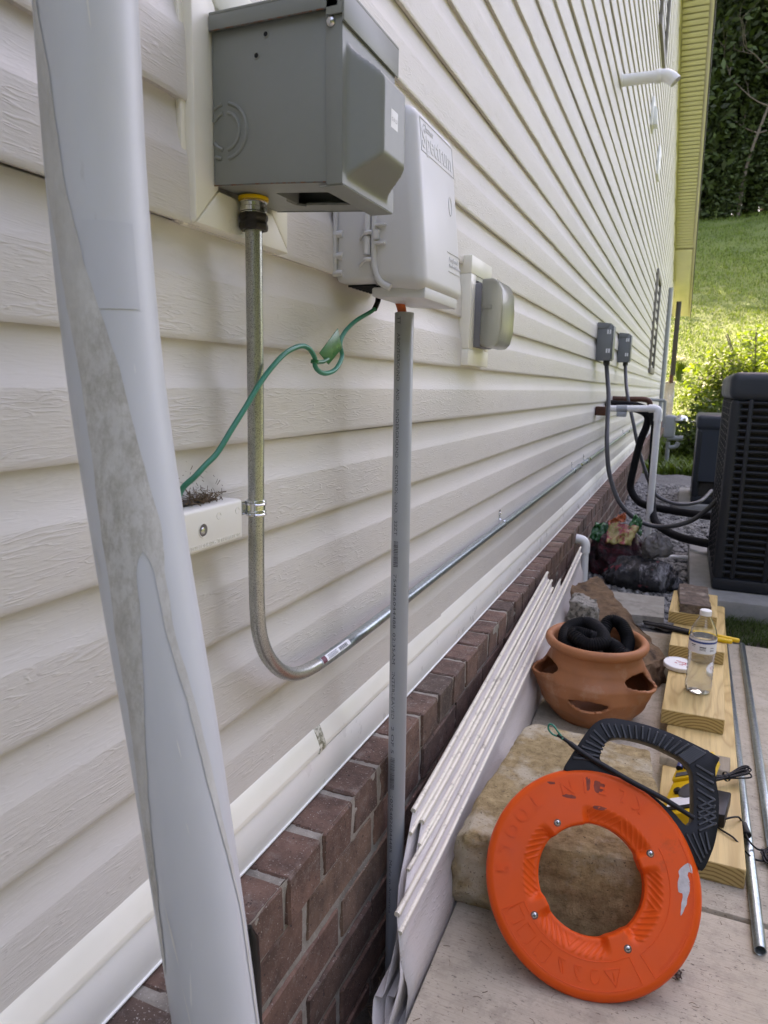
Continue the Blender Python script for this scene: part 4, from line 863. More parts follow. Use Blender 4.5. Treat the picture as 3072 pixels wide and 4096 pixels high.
MAT['blue_print'] = plain('blue_print', (0.02, 0.06, 0.25), 0.45)
obj('blue_band', G().lathe([(0.03275, 0.1370), (0.03275, 0.1420)], BC, n=48), MAT['blue_print'], lbl, smooth=60, recalc=False)
def onb(t, z): a = R_(-92)+t/0.0328; return (BC[0]+0.0328*math.cos(a), BC[1]+0.0328*math.sin(a), BC[2]+z)
g = G()
for (t0, w_, z, h) in ((-0.028, 0.012, 0.1300, 0.0022), (-0.026, 0.008, 0.1265, 0.001), (-0.006, 0.015, 0.1260, 0.0030), (-0.006, 0.015, 0.1215, 0.0008), (-0.006, 0.015, 0.1195, 0.0008), (-0.006, 0.015, 0.1235, 0.0008), (0.020, 0.010, 0.126, 0.0015), (0.019, 0.011, 0.121, 0.001), (0.019, 0.011, 0.1185, 0.001)):
    g.grid(lambda u, v: onb(t0+w_*u, z+h*v), 6, 2)
obj('label_print', g, MAT['ink'], lbl, smooth=None, recalc=False)
# jar lid with red print
jl = thing('jar_lid', 'round white plastic lid with red print beside the water bottle', 'lid', (0.482, 2.035, 0.0765))
LC = V(0.482, 2.035, 0.0800); LA = V(0.03, -0.06, 1).normalized()
g = G(); g.lathe([(0.0, 0.0), (0.036, 0.0), (0.0400, 0.001), (0.0405, 0.004), (0.0405, 0.010), (0.0390, 0.0118), (0.0375, 0.0115), (0.0365, 0.0100), (0.0, 0.0100)], LC, LA, 48); rim = obj('lid_body', g, MAT['white_plastic'], jl)
MAT['red_print'] = plain('red_print', (0.50, 0.03, 0.05), 0.5); g = G()
for (a, b_, c, d) in ((-0.008, 0.012, 0.012, 0.004), (0.004, 0.008, 0.014, 0.004), (-0.012, -0.002, 0.007, 0.005), (0.006, -0.004, 0.012, 0.005), (-0.002, 0.003, 0.006, 0.003), (0.014, 0.003, 0.008, 0.004), (0.0, -0.010, 0.010, 0.003)):
    P = [LC+LA*0.0103+V(a+dx, b_+dy, -(0.03*(a+dx)-0.06*(b_+dy))) for dx, dy in ((0, 0), (c, -d*0.4), (c, d*0.6), (0, d))]; g.add(P, [(0, 1, 2, 3)])
obj('red_print', g, MAT['red_print'], rim, smooth=None)
# pliers lying across the boards
pl = thing('pliers', 'pliers with black jaws and yellow handles lying across the boards', 'pliers', (0.50, 2.23, 0.114))
obj('jaw', G().tube(crv([(0.372, 2.256, 0.1265), (0.43, 2.250, 0.1245), (0.505, 2.232, 0.1215)], 5), [0.003]+[0.0045]*4+[0.0075]*6, 10), MAT['black_rubber'], pl, smooth=60)
obj('jaw', G().tube(crv([(0.376, 2.246, 0.1235), (0.43, 2.240, 0.1225), (0.505, 2.222, 0.1210)], 5), [0.003]+[0.0045]*4+[0.0070]*6, 10), MAT['black_rubber'], pl, smooth=60)
obj('handle', G().tube(crv([(0.505, 2.233, 0.1215), (0.55, 2.230, 0.1225), (0.61, 2.218, 0.1215), (0.640, 2.214, 0.1205)], 6), [0.0055]+[0.0070]*16+[0.0066]+[0.004], 12), MAT['yellow_plastic'], pl, smooth=60)
obj('handle', G().tube(crv([(0.505, 2.222, 0.1210), (0.55, 2.205, 0.1215), (0.595, 2.196, 0.1210), (0.620, 2.194, 0.1205)], 6), [0.0055]+[0.0070]*16+[0.0066]+[0.004], 12), MAT['yellow_plastic'], pl, smooth=60)
# steel tubes on the slab
for (lab_, pts) in (('loose galvanised steel tube lying right beside the long pine board', [(0.6125, 1.082, 0.0088), (0.6250, 2.50, 0.0088)]), ('loose galvanised steel tube lying farthest right on the slab', [(0.652, 1.20, 0.0088), (0.6765, 2.52, 0.0088)])):
    g = G(); a, b_ = V(*pts[0]), V(*pts[1]); d = (b_-a).normalized(); L_ = (b_-a).length
    g.lathe([(0.0070, 0.05), (0.0070, 0.0006), (0.0076, 0.0), (0.0085, 0.0), (0.0088, 0.0006), (0.0088, L_*0.3), (0.0088, L_*0.7), (0.0088, L_), (0.0070, L_), (0.0070, L_-0.05)], a, d, 28)
    obj('steel_tube', g, MAT['emt'], at=pts[0], smooth=50, label=lab_, cat='steel tube', group='loose steel tubes on the slab')

# yellow device with batteries
ye = thing('battery_tester', 'yellow and black electronic tool with a tray of batteries behind the reel handle', 'electronic tool', (0.485, 1.38, 0.0385))
A_ = V(0.058, -0.018, 0.036); A_.normalize(); B_ = V(0.0, 1, 0.02); B_ = (B_-A_*B_.dot(A_)).normalized(); N_ = A_.cross(B_).normalized(); O_ = V(0.453, 1.27, 0.078)
def dv(a, b_, n): return O_+A_*a+B_*b_+N_*n
def dbox(a0, a1, b0, b1, n0, n1): return G().hexa([dv(a0, b0, n0), dv(a1, b0, n0), dv(a1, b1, n0), dv(a0, b1, n0), dv(a0, b0, n1), dv(a1, b0, n1), dv(a1, b1, n1), dv(a0, b1, n1)])
body = obj('body', dbox(0, 0.066, 0.0, 0.108, -0.032, -0.004), MAT['yellow_plastic'], ye, bevel=0.004)
obj('dark_panel', dbox(0.014, 0.064, 0.012, 0.022, -0.0042, -0.0022), MAT['black_rubber'], body)
obj('paper_card', dbox(0.012, 0.064, 0.022, 0.050, -0.0042, -0.0028), lbm, body)
MAT['dark_grey'] = plain('dark_grey_plastic', (0.07, 0.07, 0.072), 0.45)
g = G(); g.lathe([(0.0, 0.0045), (0.020, 0.0045), (0.023, 0.003), (0.024, 0.0), (0.0, 0.0)], dv(0.048, 0.068, -0.004), N_, 32); dial = obj('round_dial', g, MAT['dark_grey'], body)
g = G(); g.lathe([(0.0, 0.006), (0.006, 0.006), (0.0075, 0.004), (0.008, 0.0)], dv(0.022, 0.070, -0.004), N_, 20); obj('knob', g, MAT['black_rubber'], body)
tray = obj('battery_tray', dbox(-0.002, 0.066, 0.110, 0.192, -0.030, 0.000), MAT['yellow_plastic'], ye, bevel=0.004)
obj('dark_slot', dbox(0.006, 0.064, 0.116, 0.128, 0.0001, 0.0018), MAT['dark_grey'], tray)
MAT['blue_dark'] = plain('dark_blue_sleeve', (0.02, 0.04, 0.14), 0.35)
for k in range(4):
    a = 0.009+0.0152*k; c0, c1 = dv(a, 0.140, 0.003), dv(a, 0.184, 0.003)
    bat = obj('battery', G().tube([c0, c1], 0.0062, 14), MAT['black_rubber'], tray, smooth=50)
    obj('battery_sleeve', G().tube([dv(a, 0.1405, 0.003), dv(a, 0.154, 0.003)], 0.0064, 14), MAT['blue_dark'], bat, smooth=50)
    obj('battery_print', G().tube([dv(a-0.001, 0.160, 0.0091), dv(a-0.001, 0.180, 0.0091)], 0.0009, 6), MAT['label_white'], bat)
# black power adapter with its cord
pa = thing('power_adapter', 'black power adapter on the long board with corded ferrite bead', 'adapter', (0.568, 1.39, 0.0385))
g = G(); g.hexa([(0.535, 1.338, 0.0385), (0.571, 1.341, 0.0385), (0.586, 1.432, 0.0385), (0.548, 1.432, 0.0385), (0.535, 1.338, 0.066), (0.570, 1.341, 0.066), (0.585, 1.430, 0.066), (0.548, 1.430, 0.066)]); obj('adapter_body', g, MAT['black_rubber'], pa, bevel=0.003)
obj('cord', G().tube(crv([(0.566, 1.346, 0.052), (0.582, 1.360, 0.053), (0.596, 1.376, 0.048), (0.604, 1.385, 0.034), (0.606, 1.372, 0.031), (0.612, 1.335, 0.031), (0.628, 1.338, 0.016), (0.645, 1.350, 0.010), (0.652, 1.332, 0.008), (0.636, 1.318, 0.008), (0.618, 1.310, 0.0135), (0.60, 1.308, 0.030), (0.585, 1.314, 0.0415), (0.566, 1.330, 0.0415), (0.55, 1.345, 0.0415)], 7), 0.0018, 8), MAT['black_rubber'], pa, smooth=60)
obj('ferrite_bead', G().lathe([(0.0, 0.0), (0.0065, 0.0), (0.0078, 0.0015), (0.0078, 0.032), (0.0065, 0.0335), (0.0, 0.0335)], (0.6055, 1.385, 0.0300), (0.16, -1.0, -0.02), 20), MAT['black_rubber'], pa)
g = G(); rnd = random.Random(8)
for k in range(7):
    o_ = V(rnd.uniform(-.006, .006), rnd.uniform(-.006, .006), rnd.uniform(0, .006))
    g.tube(crv([V(0.640, 1.335, 0.010)+o_, V(0.655, 1.350, 0.016)+o_, V(0.668, 1.340, 0.014)+o_, V(0.662, 1.318, 0.010)+o_, V(0.645, 1.318, 0.008)+o_, V(0.640, 1.333, 0.010)+o_*1.5], 6), 0.0016, 7)
obj('cord_bundle', g, MAT['black_rubber'], pa, smooth=60)
g = G()
for k in range(9):
    o_ = V(0, rnd.uniform(-.006, .008), rnd.uniform(0, .012)); e = rnd.uniform(-.006, .006)
    g.tube(crv([V(0.552, 1.485, 0.054)+o_, V(0.580, 1.505, 0.0560)+o_*0.5, V(0.608+e, 1.530+e, 0.058)+o_*1.4, V(0.620+e, 1.535, 0.056)+o_*1.7, V(0.616+e, 1.522, 0.055)+o_*1.7, V(0.580, 1.500, 0.0555)+o_*0.4, V(0.552, 1.478, 0.052)+o_], 6), 0.0017, 7)
g.lathe([(0.009, -.002), (0.0098, -.002), (0.0098, 0.002), (0.009, 0.002)], (0.580, 1.5025, 0.0590), (1, 0.8, 0.05), 16)
obj('coiled_cable', g, MAT['black_rubber'], at=(0.58, 1.5, 0.052), smooth=60, label='black cable folded and tied on the plywood scrap', cat='cable')

# ------------------------------------------------------------------ terracotta strawberry planter and the hose in it
MAT['terra'] = plain('terracotta', (0.40, 0.148, 0.058), 0.62, var=0.20, vs_=11, dirt=(0.50, 0.29, 0.18), ds=14, dl=(0.54, 0.78), bs=0.15, bscale=120)
po = thing('terracotta_planter', 'orange terracotta planter with pocket openings holding a black hose', 'planter', (0.280, 1.805, 0))
PCX, PCY = 0.280, 1.805
def prad(z):
    T = [(0, 0.090), (0.02, 0.108), (0.05, 0.131), (0.085, 0.143), (0.115, 0.139), (0.145, 0.122), (0.165, 0.113), (0.185, 0.1115), (0.192, 0.114)]
    for a, b_ in zip(T, T[1:]):
        if a[0] <= z <= b_[0]:
            t = (z-a[0])/(b_[0]-a[0]); t = t*t*(3-2*t)*0.4+t*0.6; return a[1]+(b_[1]-a[1])*t
    return T[-1][1]
CAMA = math.atan2(0-PCY, 0.44-PCX)
POCK = [(CAMA+R_(-3), 0.071, 0.36, 0.020), (CAMA-R_(66), 0.128, 0.40, 0.034), (CAMA+R_(57), 0.124, 0.40, 0.034), (CAMA+R_(180), 0.10, 0.36, 0.02)]
nt_, nz_ = 160, 74
def pot_pt(t, z):
    r = prad(z)
    for (a, zs, w_, A) in POCK:
        d = (t-a+math.pi) % (2*math.pi)-math.pi; gg = max(0, 1-(d/w_)**2)
        zz = zs - 0.006*gg*0 + 0.010*(d/w_)**2
        if z < zz: r += A*gg*max(0, 1-(zz-z)/0.055)**1.6
        else: r -= 0.012*gg*max(0, 1-(z-zz)/0.03)
    return r
g = G(); gm = []
for iz in range(nz_):
    for it in range(nt_):
        t = 2*math.pi*it/nt_; z = 0.192*iz/(nz_-1); r = pot_pt(t, z); gm.append((PCX+r*math.cos(t), PCY+r*math.sin(t), z+0.0005))
fs = []
for iz in range(nz_-1):
    for it in range(nt_):
        t = 2*math.pi*(it+0.5)/nt_; z = 0.192*(iz+0.5)/(nz_-1); cut = False
        for (a, zs, w_, A) in POCK:
            d = (t-a+math.pi) % (2*math.pi)-math.pi
            if abs(d) < w_*0.93:
                zz = zs + 0.010*(d/w_)**2; gg = 1-(d/w_)**2
                if zz-0.0028 < z < zz+0.0040+0.020*gg*(A > 0.03)+0.016*gg*(A < 0.03): cut = True
        if not cut: fs.append((iz*nt_+it, iz*nt_+(it+1) % nt_, (iz+1)*nt_+(it+1) % nt_, (iz+1)*nt_+it))
g.add(gm, fs); wall_p = obj('pot_wall', g, MAT['terra'], po, smooth=70)
sm_ = wall_p.modifiers.new('thickness', 'SOLIDIFY'); sm_.thickness = 0.007; sm_.offset = -1
g = G(); g.lathe([(0.1080, 0.186), (0.1145, 0.1865), (0.1240, 0.190), (0.1275, 0.197), (0.1265, 0.205), (0.1215, 0.2105), (0.1150, 0.2110), (0.1085, 0.207), (0.1065, 0.200), (0.1060, 0.186)], (PCX, PCY, 0), n=72); obj('rim', g, MAT['terra'], po, smooth=60)
g = G(); g.lathe([(0.0, 0.004), (0.09, 0.004)], (PCX, PCY, 0), n=40); obj('pot_floor', g, MAT['terra'], po)
g = G(); g.grid(lambda u, v: (PCX+0.104*u*math.cos(6.2832*v), PCY+0.104*u*math.sin(6.2832*v), 0.150+0.01*fbm((u*5*math.cos(6.28*v), u*5*math.sin(6.28*v), 0))), 10, 40); obj('soil', g, MAT['dirt'], po)
MAT['hose'] = plain('black_ribbed_hose', (0.007, 0.007, 0.008), 0.7, var=0.3, spec=0.2)
hz = []
for i in range(30):
    t = i/29
HP = [(0.235, 1.745, 0.178), (0.206, 1.775, 0.196), (0.205, 1.835, 0.212), (0.245, 1.868, 0.222), (0.285, 1.815, 0.224), (0.300, 1.760, 0.214), (0.262, 1.742, 0.208), (0.228, 1.760, 0.224), (0.260, 1.790, 0.214), (0.320, 1.775, 0.205), (0.345, 1.760, 0.192), (0.350, 1.800, 0.180), (0.352, 1.850, 0.200), (0.330, 1.880, 0.228), (0.300, 1.875, 0.230), (0.292, 1.835, 0.195), (0.32, 1.82, 0.17)]
hp = crv(HP, 26); g = G(); g.tube(hp, [0.0162+0.0016*math.sin(i*2.1) for i in range(len(hp))], 16)
obj('black_hose', g, MAT['hose'], at=(0.28, 1.8, 0.16), smooth=80, label='black ribbed corrugated hose coiled in the terracotta planter', cat='hose')

# ------------------------------------------------------------------ stones, log and other clutter
MAT['sandstone'] = rough_mat('tan_sandstone', (0.17, 0.112, 0.042), (0.52, 0.385, 0.195), 48, (0.50, 0.43, 0.305), 8, (0.50, 0.62), 1.0, 0.005, speck=(0.12, 0.09, 0.05), sps=240)
def stone_block(P, cuts, seed, n, amp):
    """quarried block: corners chopped by fracture planes, then roughened"""
    rnd = random.Random(seed); bm = bmesh.new(); vv = [bm.verts.new(p) for p in P]
    for f in [(0,3,2,1),(4,5,6,7),(0,1,5,4),(1,2,6,5),(2,3,7,6),(3,0,4,7)]: bm.faces.new([vv[i] for i in f])
    for (co, no) in cuts:
        r = bmesh.ops.bisect_plane(bm, geom=bm.verts[:]+bm.edges[:]+bm.faces[:], plane_co=co, plane_no=Vector(no).normalized(), clear_outer=True)
        bmesh.ops.holes_fill(bm, edges=[e for e in bm.edges if e.is_boundary], sides=0)
    bmesh.ops.triangulate(bm, faces=bm.faces[:])
    for _ in range(n):
        L_ = [e for e in bm.edges if e.calc_length() > 0.009]
        if not L_: break
        bmesh.ops.subdivide_edges(bm, edges=L_, cuts=1); bmesh.ops.triangulate(bm, faces=[f for f in bm.faces if len(f.verts) > 3])
    for _ in range(1): bmesh.ops.smooth_vert(bm, verts=bm.verts, factor=0.25, use_axis_x=True, use_axis_y=True, use_axis_z=True)
    bm.normal_update(); mv = []
    for v in bm.verts:
        q = v.co; a = fbm(q*16+Vector((seed, 0, 0)), 5); rdg = 1-abs(fbm(Vector((q.x*9, q.y*9, q.z*26)), 4))*2; fine = fbm(q*70, 4)
        mv.append(v.normal*amp*(0.9*a+0.55*rdg+0.30*fine))
    for v, d in zip(bm.verts, mv): v.co += d; v.co.z = max(0.0, v.co.z)
    bm.verts.index_update(); g = G(); g.add([tuple(v.co) for v in bm.verts], [tuple(v.index for v in f.verts) for f in bm.faces]); bm.free(); return g
g_st = stone_block([(0.148, 0.985, 0.0), (0.485, 1.030, 0.0), (0.435, 1.440, 0.0), (0.150, 1.440, 0.0), (0.160, 0.992, 0.130), (0.480, 1.050, 0.128), (0.428, 1.430, 0.118), (0.185, 1.435, 0.122)],
    [((0.165, 1.0, 0.06), (-0.75, -0.62, 0.12)), ((0.30, 1.000, 0.118), (0.03, -0.72, 0.70)), ((0.25, 1.0, 0.015), (0.0, -0.9, -0.45)), ((0.195, 1.44, 0.06), (-0.85, 0.5, 0.1)), ((0.163, 1.10, 0.118), (-0.75, -0.05, 0.66))], 3, 6, 0.0045)
obj('sandstone_slab', g_st, MAT['sandstone'], at=(0.3, 1.2, 0), label='large tan sandstone slab behind the orange reel', cat='rock', smooth=65)
MAT['grey_rock'] = rough_mat('porous_grey_rock', (0.22, 0.20, 0.165), (0.46, 0.43, 0.37), 30, (0.10, 0.09, 0.07), 60, (0.5, 0.6), 1.0, 0.006)
g = G(); lump(g, [(0.140, 2.26, 0.0), (0.245, 2.26, 0.0), (0.24, 2.37, 0.0), (0.140, 2.37, 0.0), (0.145, 2.27, 0.155), (0.230, 2.27, 0.145), (0.225, 2.36, 0.150), (0.145, 2.36, 0.160)], 16, 0.012, 26, 8, 2)
obj('grey_rock', g, MAT['grey_rock'], at=(0.19, 2.31, 0), label='small porous grey rock between the planter and the wood chunk', cat='rock', smooth=65)
MAT['bark'] = rough_mat('rotten_wood', (0.10, 0.058, 0.03), (0.28, 0.17, 0.09), 26, (0.035, 0.02, 0.012), 14, (0.52, 0.68), 1.0, 0.008)
g = G(); lump(g, [(0.105, 2.50, 0.010), (0.400, 1.990, 0.0), (0.455, 2.10, 0.0), (0.200, 2.72, 0.01), (0.100, 2.545, 0.125), (0.385, 2.010, 0.070), (0.448, 2.115, 0.075), (0.180, 2.735, 0.135)], 34, 0.011, 17, 2.5, 1)
obj('log_chunk', g, MAT['bark'], at=(0.28, 2.35, 0), label='rotten brown log chunk lying behind the terracotta planter', cat='log', smooth=65)
MAT['paver'] = rough_mat('grey_paving_stone', (0.24, 0.225, 0.185), (0.38, 0.36, 0.305), 22, (0.09, 0.085, 0.07), 9, (0.55, 0.75), 0.6, 0.003)
g = G(); lump(g, [(0.180, 2.60, 0.0), (0.432, 2.62, 0.0), (0.424, 2.91, 0.0), (0.190, 2.895, 0.0), (0.180, 2.60, 0.034), (0.430, 2.625, 0.034), (0.424, 2.905, 0.034), (0.192, 2.895, 0.034)], 8, 0.003, 20, 1)
obj('paving_stone', g, MAT['paver'], at=(0.31, 2.75, 0), label='flat grey paving stone in front of the plastic bags', cat='paver', smooth=45)
# plastic bags
def bag_mat(name, stops, sc_, red):
    m, nt, b = newmat(name); vec = coords(nt, sc_)
    n = noi(nt, vec, 7, 6, 0.65, 0.8); col = ramp(nt, n, stops)
    col = mix(nt, ramp(nt, noi(nt, coords(nt, loc=(3, 1, 4)), 11, 2), [(0.64, 0.0), (0.68, 0.8)]), col, red)
    lk(nt, col, b.inputs['Base Color']); b.inputs['Roughness'].default_value = 0.16
    bump(nt, b, noi(nt, coords(nt, (1, 1, 0.6)), 20, 6, 0.65, 2.0), 0.9, 0.03); return m
MAT['bag1'] = bag_mat('printed_bag_with_painted_glints', [(0.35, (0.008, 0.008, 0.009)), (0.52, (0.02, 0.02, 0.022)), (0.60, (0.14, 0.14, 0.15)), (0.66, (0.36, 0.36, 0.38)), (0.72, (0.03, 0.03, 0.033))], (2.2, 2.2, 0.8), (0.35, 0.05, 0.06))  # pale streaks put white film reflections into the colour; red is print
MAT['bag2'] = bag_mat('dark_red_plastic_bag', [(0.35, (0.012, 0.010, 0.012)), (0.5, (0.06, 0.015, 0.02)), (0.6, (0.13, 0.02, 0.03)), (0.7, (0.25, 0.18, 0.18))], (1, 1, 1.6), (0.02, 0.02, 0.022))
def bag(g, c, rx, ry, rz, seed, fold=0.10):
    bm = bmesh.new(); bmesh.ops.create_uvsphere(bm, u_segments=64, v_segments=36, radius=1.0)
    for v in bm.verts:
        p = v.co.copy(); a = math.atan2(p.y, p.x); d = 1+0.13*fbm(p*1.6+Vector((seed, 0, 0)), 3)+fold*0.5*fbm(Vector((a*5+seed, p.z*1.2, 0)), 3)*max(0, p.z+0.4)+0.05*fbm(p*5+Vector((0, seed, 0)), 3)
        p = p*d; zz = p.z if p.z > -0.5 else -0.5-(p.z+0.5)*0.1
        v.co = Vector((c[0]+rx*p.x, c[1]+ry*p.y, c[2]+rz*(zz+0.5)))
    bm.verts.index_update(); g.add([tuple(v.co) for v in bm.verts], [tuple(v.index for v in f.verts) for f in bm.faces]); bm.free()
def frill(g, c, h, r0, r1, seed, n=48, tilt=(0, 0)):
    vs_ = []
    for i in range(12):
        s_ = i/11; r = r0+(r1-r0)*s_**1.3
        for k in range(n):
            a = 6.2832*k/n; rr = r*(1+0.35*s_*math.sin(a*7+seed)+0.25*s_*fbm((a*2, s_*2, seed)))
            vs_.append((c[0]+rr*math.cos(a)+tilt[0]*s_*h, c[1]+rr*math.sin(a)+tilt[1]*s_*h, c[2]+h*s_*(1-0.25*s_)+0.012*s_*math.sin(a*7+seed)))
    g.add(vs_, [(i*n+k, i*n+(k+1) % n, (i+1)*n+(k+1) % n, (i+1)*n+k) for i in range(11) for k in range(n)])
b1 = thing('plastic_bag', 'grey printed plastic bag tied at the neck behind the paving stone', 'bag', (0.32, 3.15, 0))
g = G(); bag(g, (0.325, 3.15, 0.0), 0.150, 0.115, 0.085, 2.0, 0.3); b1b = obj('bag_body', g, MAT['bag1'], b1, smooth=80)
m, nt, b = newmat('smoky_film'); b.inputs['Base Color'].default_value = (0.20, 0.19, 0.185, 1); b.inputs['Roughness'].default_value = 0.2; b.inputs['Transmission Weight'].default_value = 0.25; bump(nt, b, noi(nt, coords(nt), 40, 5, 0.6, 1.0), 0.6, 0.01); MAT['smoky_film'] = m
g = G(); frill(g, (0.335, 3.165, 0.105), 0.050, 0.012, 0.040, 1.0, tilt=(0.3, 0.2)); obj('bag_neck', g, MAT['smoky_film'], b1, smooth=80)
g = G(); bag(g, (0.375, 3.20, 0.135), 0.058, 0.055, 0.060, 7.0, 0.5); obj('bag_top', g, MAT['smoky_film'], b1, smooth=80)
b2 = thing('plastic_bag', 'green, yellow and red printed bag slumped against the brick wall', 'bag', (0.19, 3.36, 0))
g = G(); bag(g, (0.200, 3.34, 0.0), 0.118, 0.14, 0.150, 5.0, 0.3); b2b = obj('bag_body', g, MAT['bag2'], b2, smooth=80)
def flap(name, pts, m_, par, seed):
    g = G(); A0, A1, C0, C1 = [Vector(p) for p in pts]
    g.grid(lambda u, v: A0.lerp(A1, u).lerp(C0.lerp(C1, u), v)+V(0.010*fbm((u*4, v*3, seed)), 0.02*fbm((u*5, v*4, seed+2)), 0.012*fbm((u*5, v*5, seed+4))), 16, 10); o_ = obj(name, g, m_, par, smooth=80)
    s2 = o_.modifiers.new('film', 'SOLIDIFY'); s2.thickness = 0.0012
MAT['bag_green'] = plain('green_film', (0.015, 0.12, 0.035), 0.25, var=0.4, bs=0.6, bscale=40, bd=0.01); MAT['bag_yellow'] = plain('yellow_film', (0.42, 0.34, 0.12), 0.25, var=0.3, dirt=(0.38, 0.07, 0.08), ds=26, dl=(0.48, 0.56), bs=0.6, bscale=40, bd=0.01)
MAT['bag_orange'] = plain('orange_film', (0.45, 0.11, 0.04), 0.25, bs=0.6, bscale=40, bd=0.01)
flap('bag_flap', [(0.085, 3.26, 0.165), (0.165, 3.24, 0.150), (0.100, 3.30, 0.235), (0.175, 3.30, 0.235)], MAT['bag_green'], b2, 1)
flap('bag_flap', [(0.160, 3.215, 0.165), (0.265, 3.215, 0.160), (0.165, 3.26, 0.250), (0.290, 3.27, 0.240)], MAT['bag_yellow'], b2, 4)
flap('bag_flap', [(0.250, 3.265, 0.220), (0.305, 3.27, 0.200), (0.265, 3.31, 0.285), (0.300, 3.32, 0.265)], MAT['bag_green'], b2, 7)
flap('bag_flap', [(0.160, 3.262, 0.245), (0.235, 3.262, 0.255), (0.205, 3.29, 0.280), (0.230, 3.30, 0.292)], MAT['bag_orange'], b2, 9)
# white plastic elbow by the wall
el = thing('plastic_elbow_pipe', 'white plastic pipe with an elbow turning into the brick foundation', 'pipe', (0.112, 2.92, 0))
obj('pipe', G().tube([(0.113, 2.92, -0.02), (0.108, 2.92, 0.195)], 0.0155, 24), MAT['white_plastic'], el, smooth=60)
obj('elbow', G().tube(crv([(0.1085, 2.92, 0.175), (0.1080, 2.92, 0.205), (0.1000, 2.92, 0.222), (0.080, 2.92, 0.228), (0.062, 2.92, 0.228)], 6), 0.0190, 24), MAT['white_plastic'], el, smooth=60)
obj('white_pipe_stub', G().tube([(0.40, 3.74, 0.012), (0.56, 3.79, 0.012)], 0.011, 14), MAT['white_plastic'], at=(0.45, 3.75, 0), smooth=60, label='short white plastic pipe lying on the gravel by the condenser pad', cat='pipe')

# leftover siding planks standing in the gap against the wall
MAT['plank_vinyl'] = siding_mat('leftover_vinyl', (0.66, 0.61, 0.565), 0.5); MAT['plank_edge'] = plain('cream_vinyl_edge', (0.76, 0.71, 0.58), 0.4, var=0.06, dirt=(0.30, 0.26, 0.20), ds=34, dl=(0.54, 0.72))
def plankx(y): return 0.1625-0.022*(y-0.75)
def plank(y0, y1, dx, top, hgt, lab_, bow=0.0, wav=0.0, hem=0.0042, shear=0.9):
    t = thing('siding_offcut', lab_, 'siding plank', (plankx(1.5)+dx, (y0+y1)/2, -0.05), 'leftover siding planks against the foundation')
    PR_ = [(0.0, 0.0), (0.006, 0.006), (0.010, 0.016), (0.0115, 0.055), (0.0105, 0.068), (0.003, 0.086), (0.0, 0.100), (0.001, 0.104), (0.011, 0.1045), (0.0125, 0.110), (0.0115, 0.155), (0.009, 0.168), (0.003, 0.186), (0.0, 0.205), (0.0, hgt)]
    n = 50; yy = [y0+(y1-y0)*i/n for i in range(n+1)]
    def fn(x, y, z): return (plankx(y)+dx+x-0.10*max(0, z-0.05)*0.6+bow*math.sin((y-y0)/(y1-y0)*3.14)+wav*math.sin(z*40+y)*max(0, 1-(y-y0)/0.15), y+shear*(z-hgt)*max(0, 1-(y-y0)/0.5), top(y)-hgt+z)
    g = G(); g.sweep(PR_, yy, fn); o_ = obj('panel', g, MAT['plank_vinyl'], t, smooth=40, recalc=False); s2 = o_.modifiers.new('sheet', 'SOLIDIFY'); s2.thickness = 0.0013; s2.offset = 0
    g = G(); g.tube([V(*fn(0.0, y, hgt+hem*0.4)) for y in yy], hem, 10); obj('rolled_hem', g, MAT['plank_edge'], t, smooth=60)
    g = G(); g.tube([V(*fn(0.0, y, hgt-0.022)) + V(0.004, 0, 0) for y in yy], hem*0.8, 8); obj('lock_strip', g, MAT['plank_edge'], t, smooth=60)
plank(0.795, 2.86, -0.006, lambda y: 0.122+0.040*(y-0.78), 0.26, 'outermost leftover vinyl siding plank standing against the brick foundation', 0.004, 0.004, shear=0.12)
plank(0.86, 2.35, -0.014, lambda y: 0.142+0.040*(y-0.86), 0.26, 'thin leftover vinyl siding plank tucked just behind the outermost one', 0.003, 0.005, 0.0030)
plank(0.935, 2.20, -0.022, lambda y: 0.170+0.050*(y-0.93), 0.27, 'middle leftover vinyl siding plank between two others by the foundation', 0.002, 0.002)
plank(0.925, 2.18, -0.033, lambda y: 0.192+0.056*(y-0.92), 0.28, 'innermost leftover vinyl siding plank nearest the brick foundation', 0.0, 0.002)

# dry bits on slab
g = G(); rnd = random.Random(31)
for i in range(520):
    x = rnd.uniform(0.17, 0.75); y = rnd.uniform(0.65, 1.6)
    L_ = 0.0006+0.006*rnd.random()**3; a = rnd.random()*6.28; p = V(x, y, 0.0009); d = V(math.cos(a), math.sin(a), 0)*L_
    g.tube([p-d, p+V(0, 0, rnd.uniform(0, .0012))+V(-d.y, d.x, 0)*rnd.uniform(-.3, .3), p+d], rnd.uniform(0.0001, 0.0004), 4)
for i in range(120):
    y = rnd.uniform(0.55, 1.1); p = V(rnd.uniform(0.08, 0.135), y, -0.085); a = rnd.random()*6.28; d = V(math.cos(a), math.sin(a), rnd.uniform(-.3, .3))*rnd.uniform(0.004, 0.02); g.tube([p-d, p+d], rnd.uniform(0.0003, 0.001), 4)
obj('dry_litter', g, MAT['straw'], kind='stuff', smooth=None, recalc=False, label='dry grass clippings and bits scattered on the slab', cat='litter')
g = G(); rnd = random.Random(9)
for i in range(26):
    p = V(0.500+rnd.gauss(0, .004), 0.992+rnd.gauss(0, .005), 0.002); d = V(rnd.uniform(-1, 1), rnd.uniform(-1, 1), rnd.uniform(0, 1)).normalized()*rnd.uniform(0.003, 0.008); g.tube([p, p+d*0.6+V(0.001, 0, 0.001), p+d], 0.0009, 5)
obj('dark_clump', g, MAT['old_wood'], at=(0.5, 0.99, 0), smooth=None, label='small dark dried clump on the slab right of the reel', cat='debris')
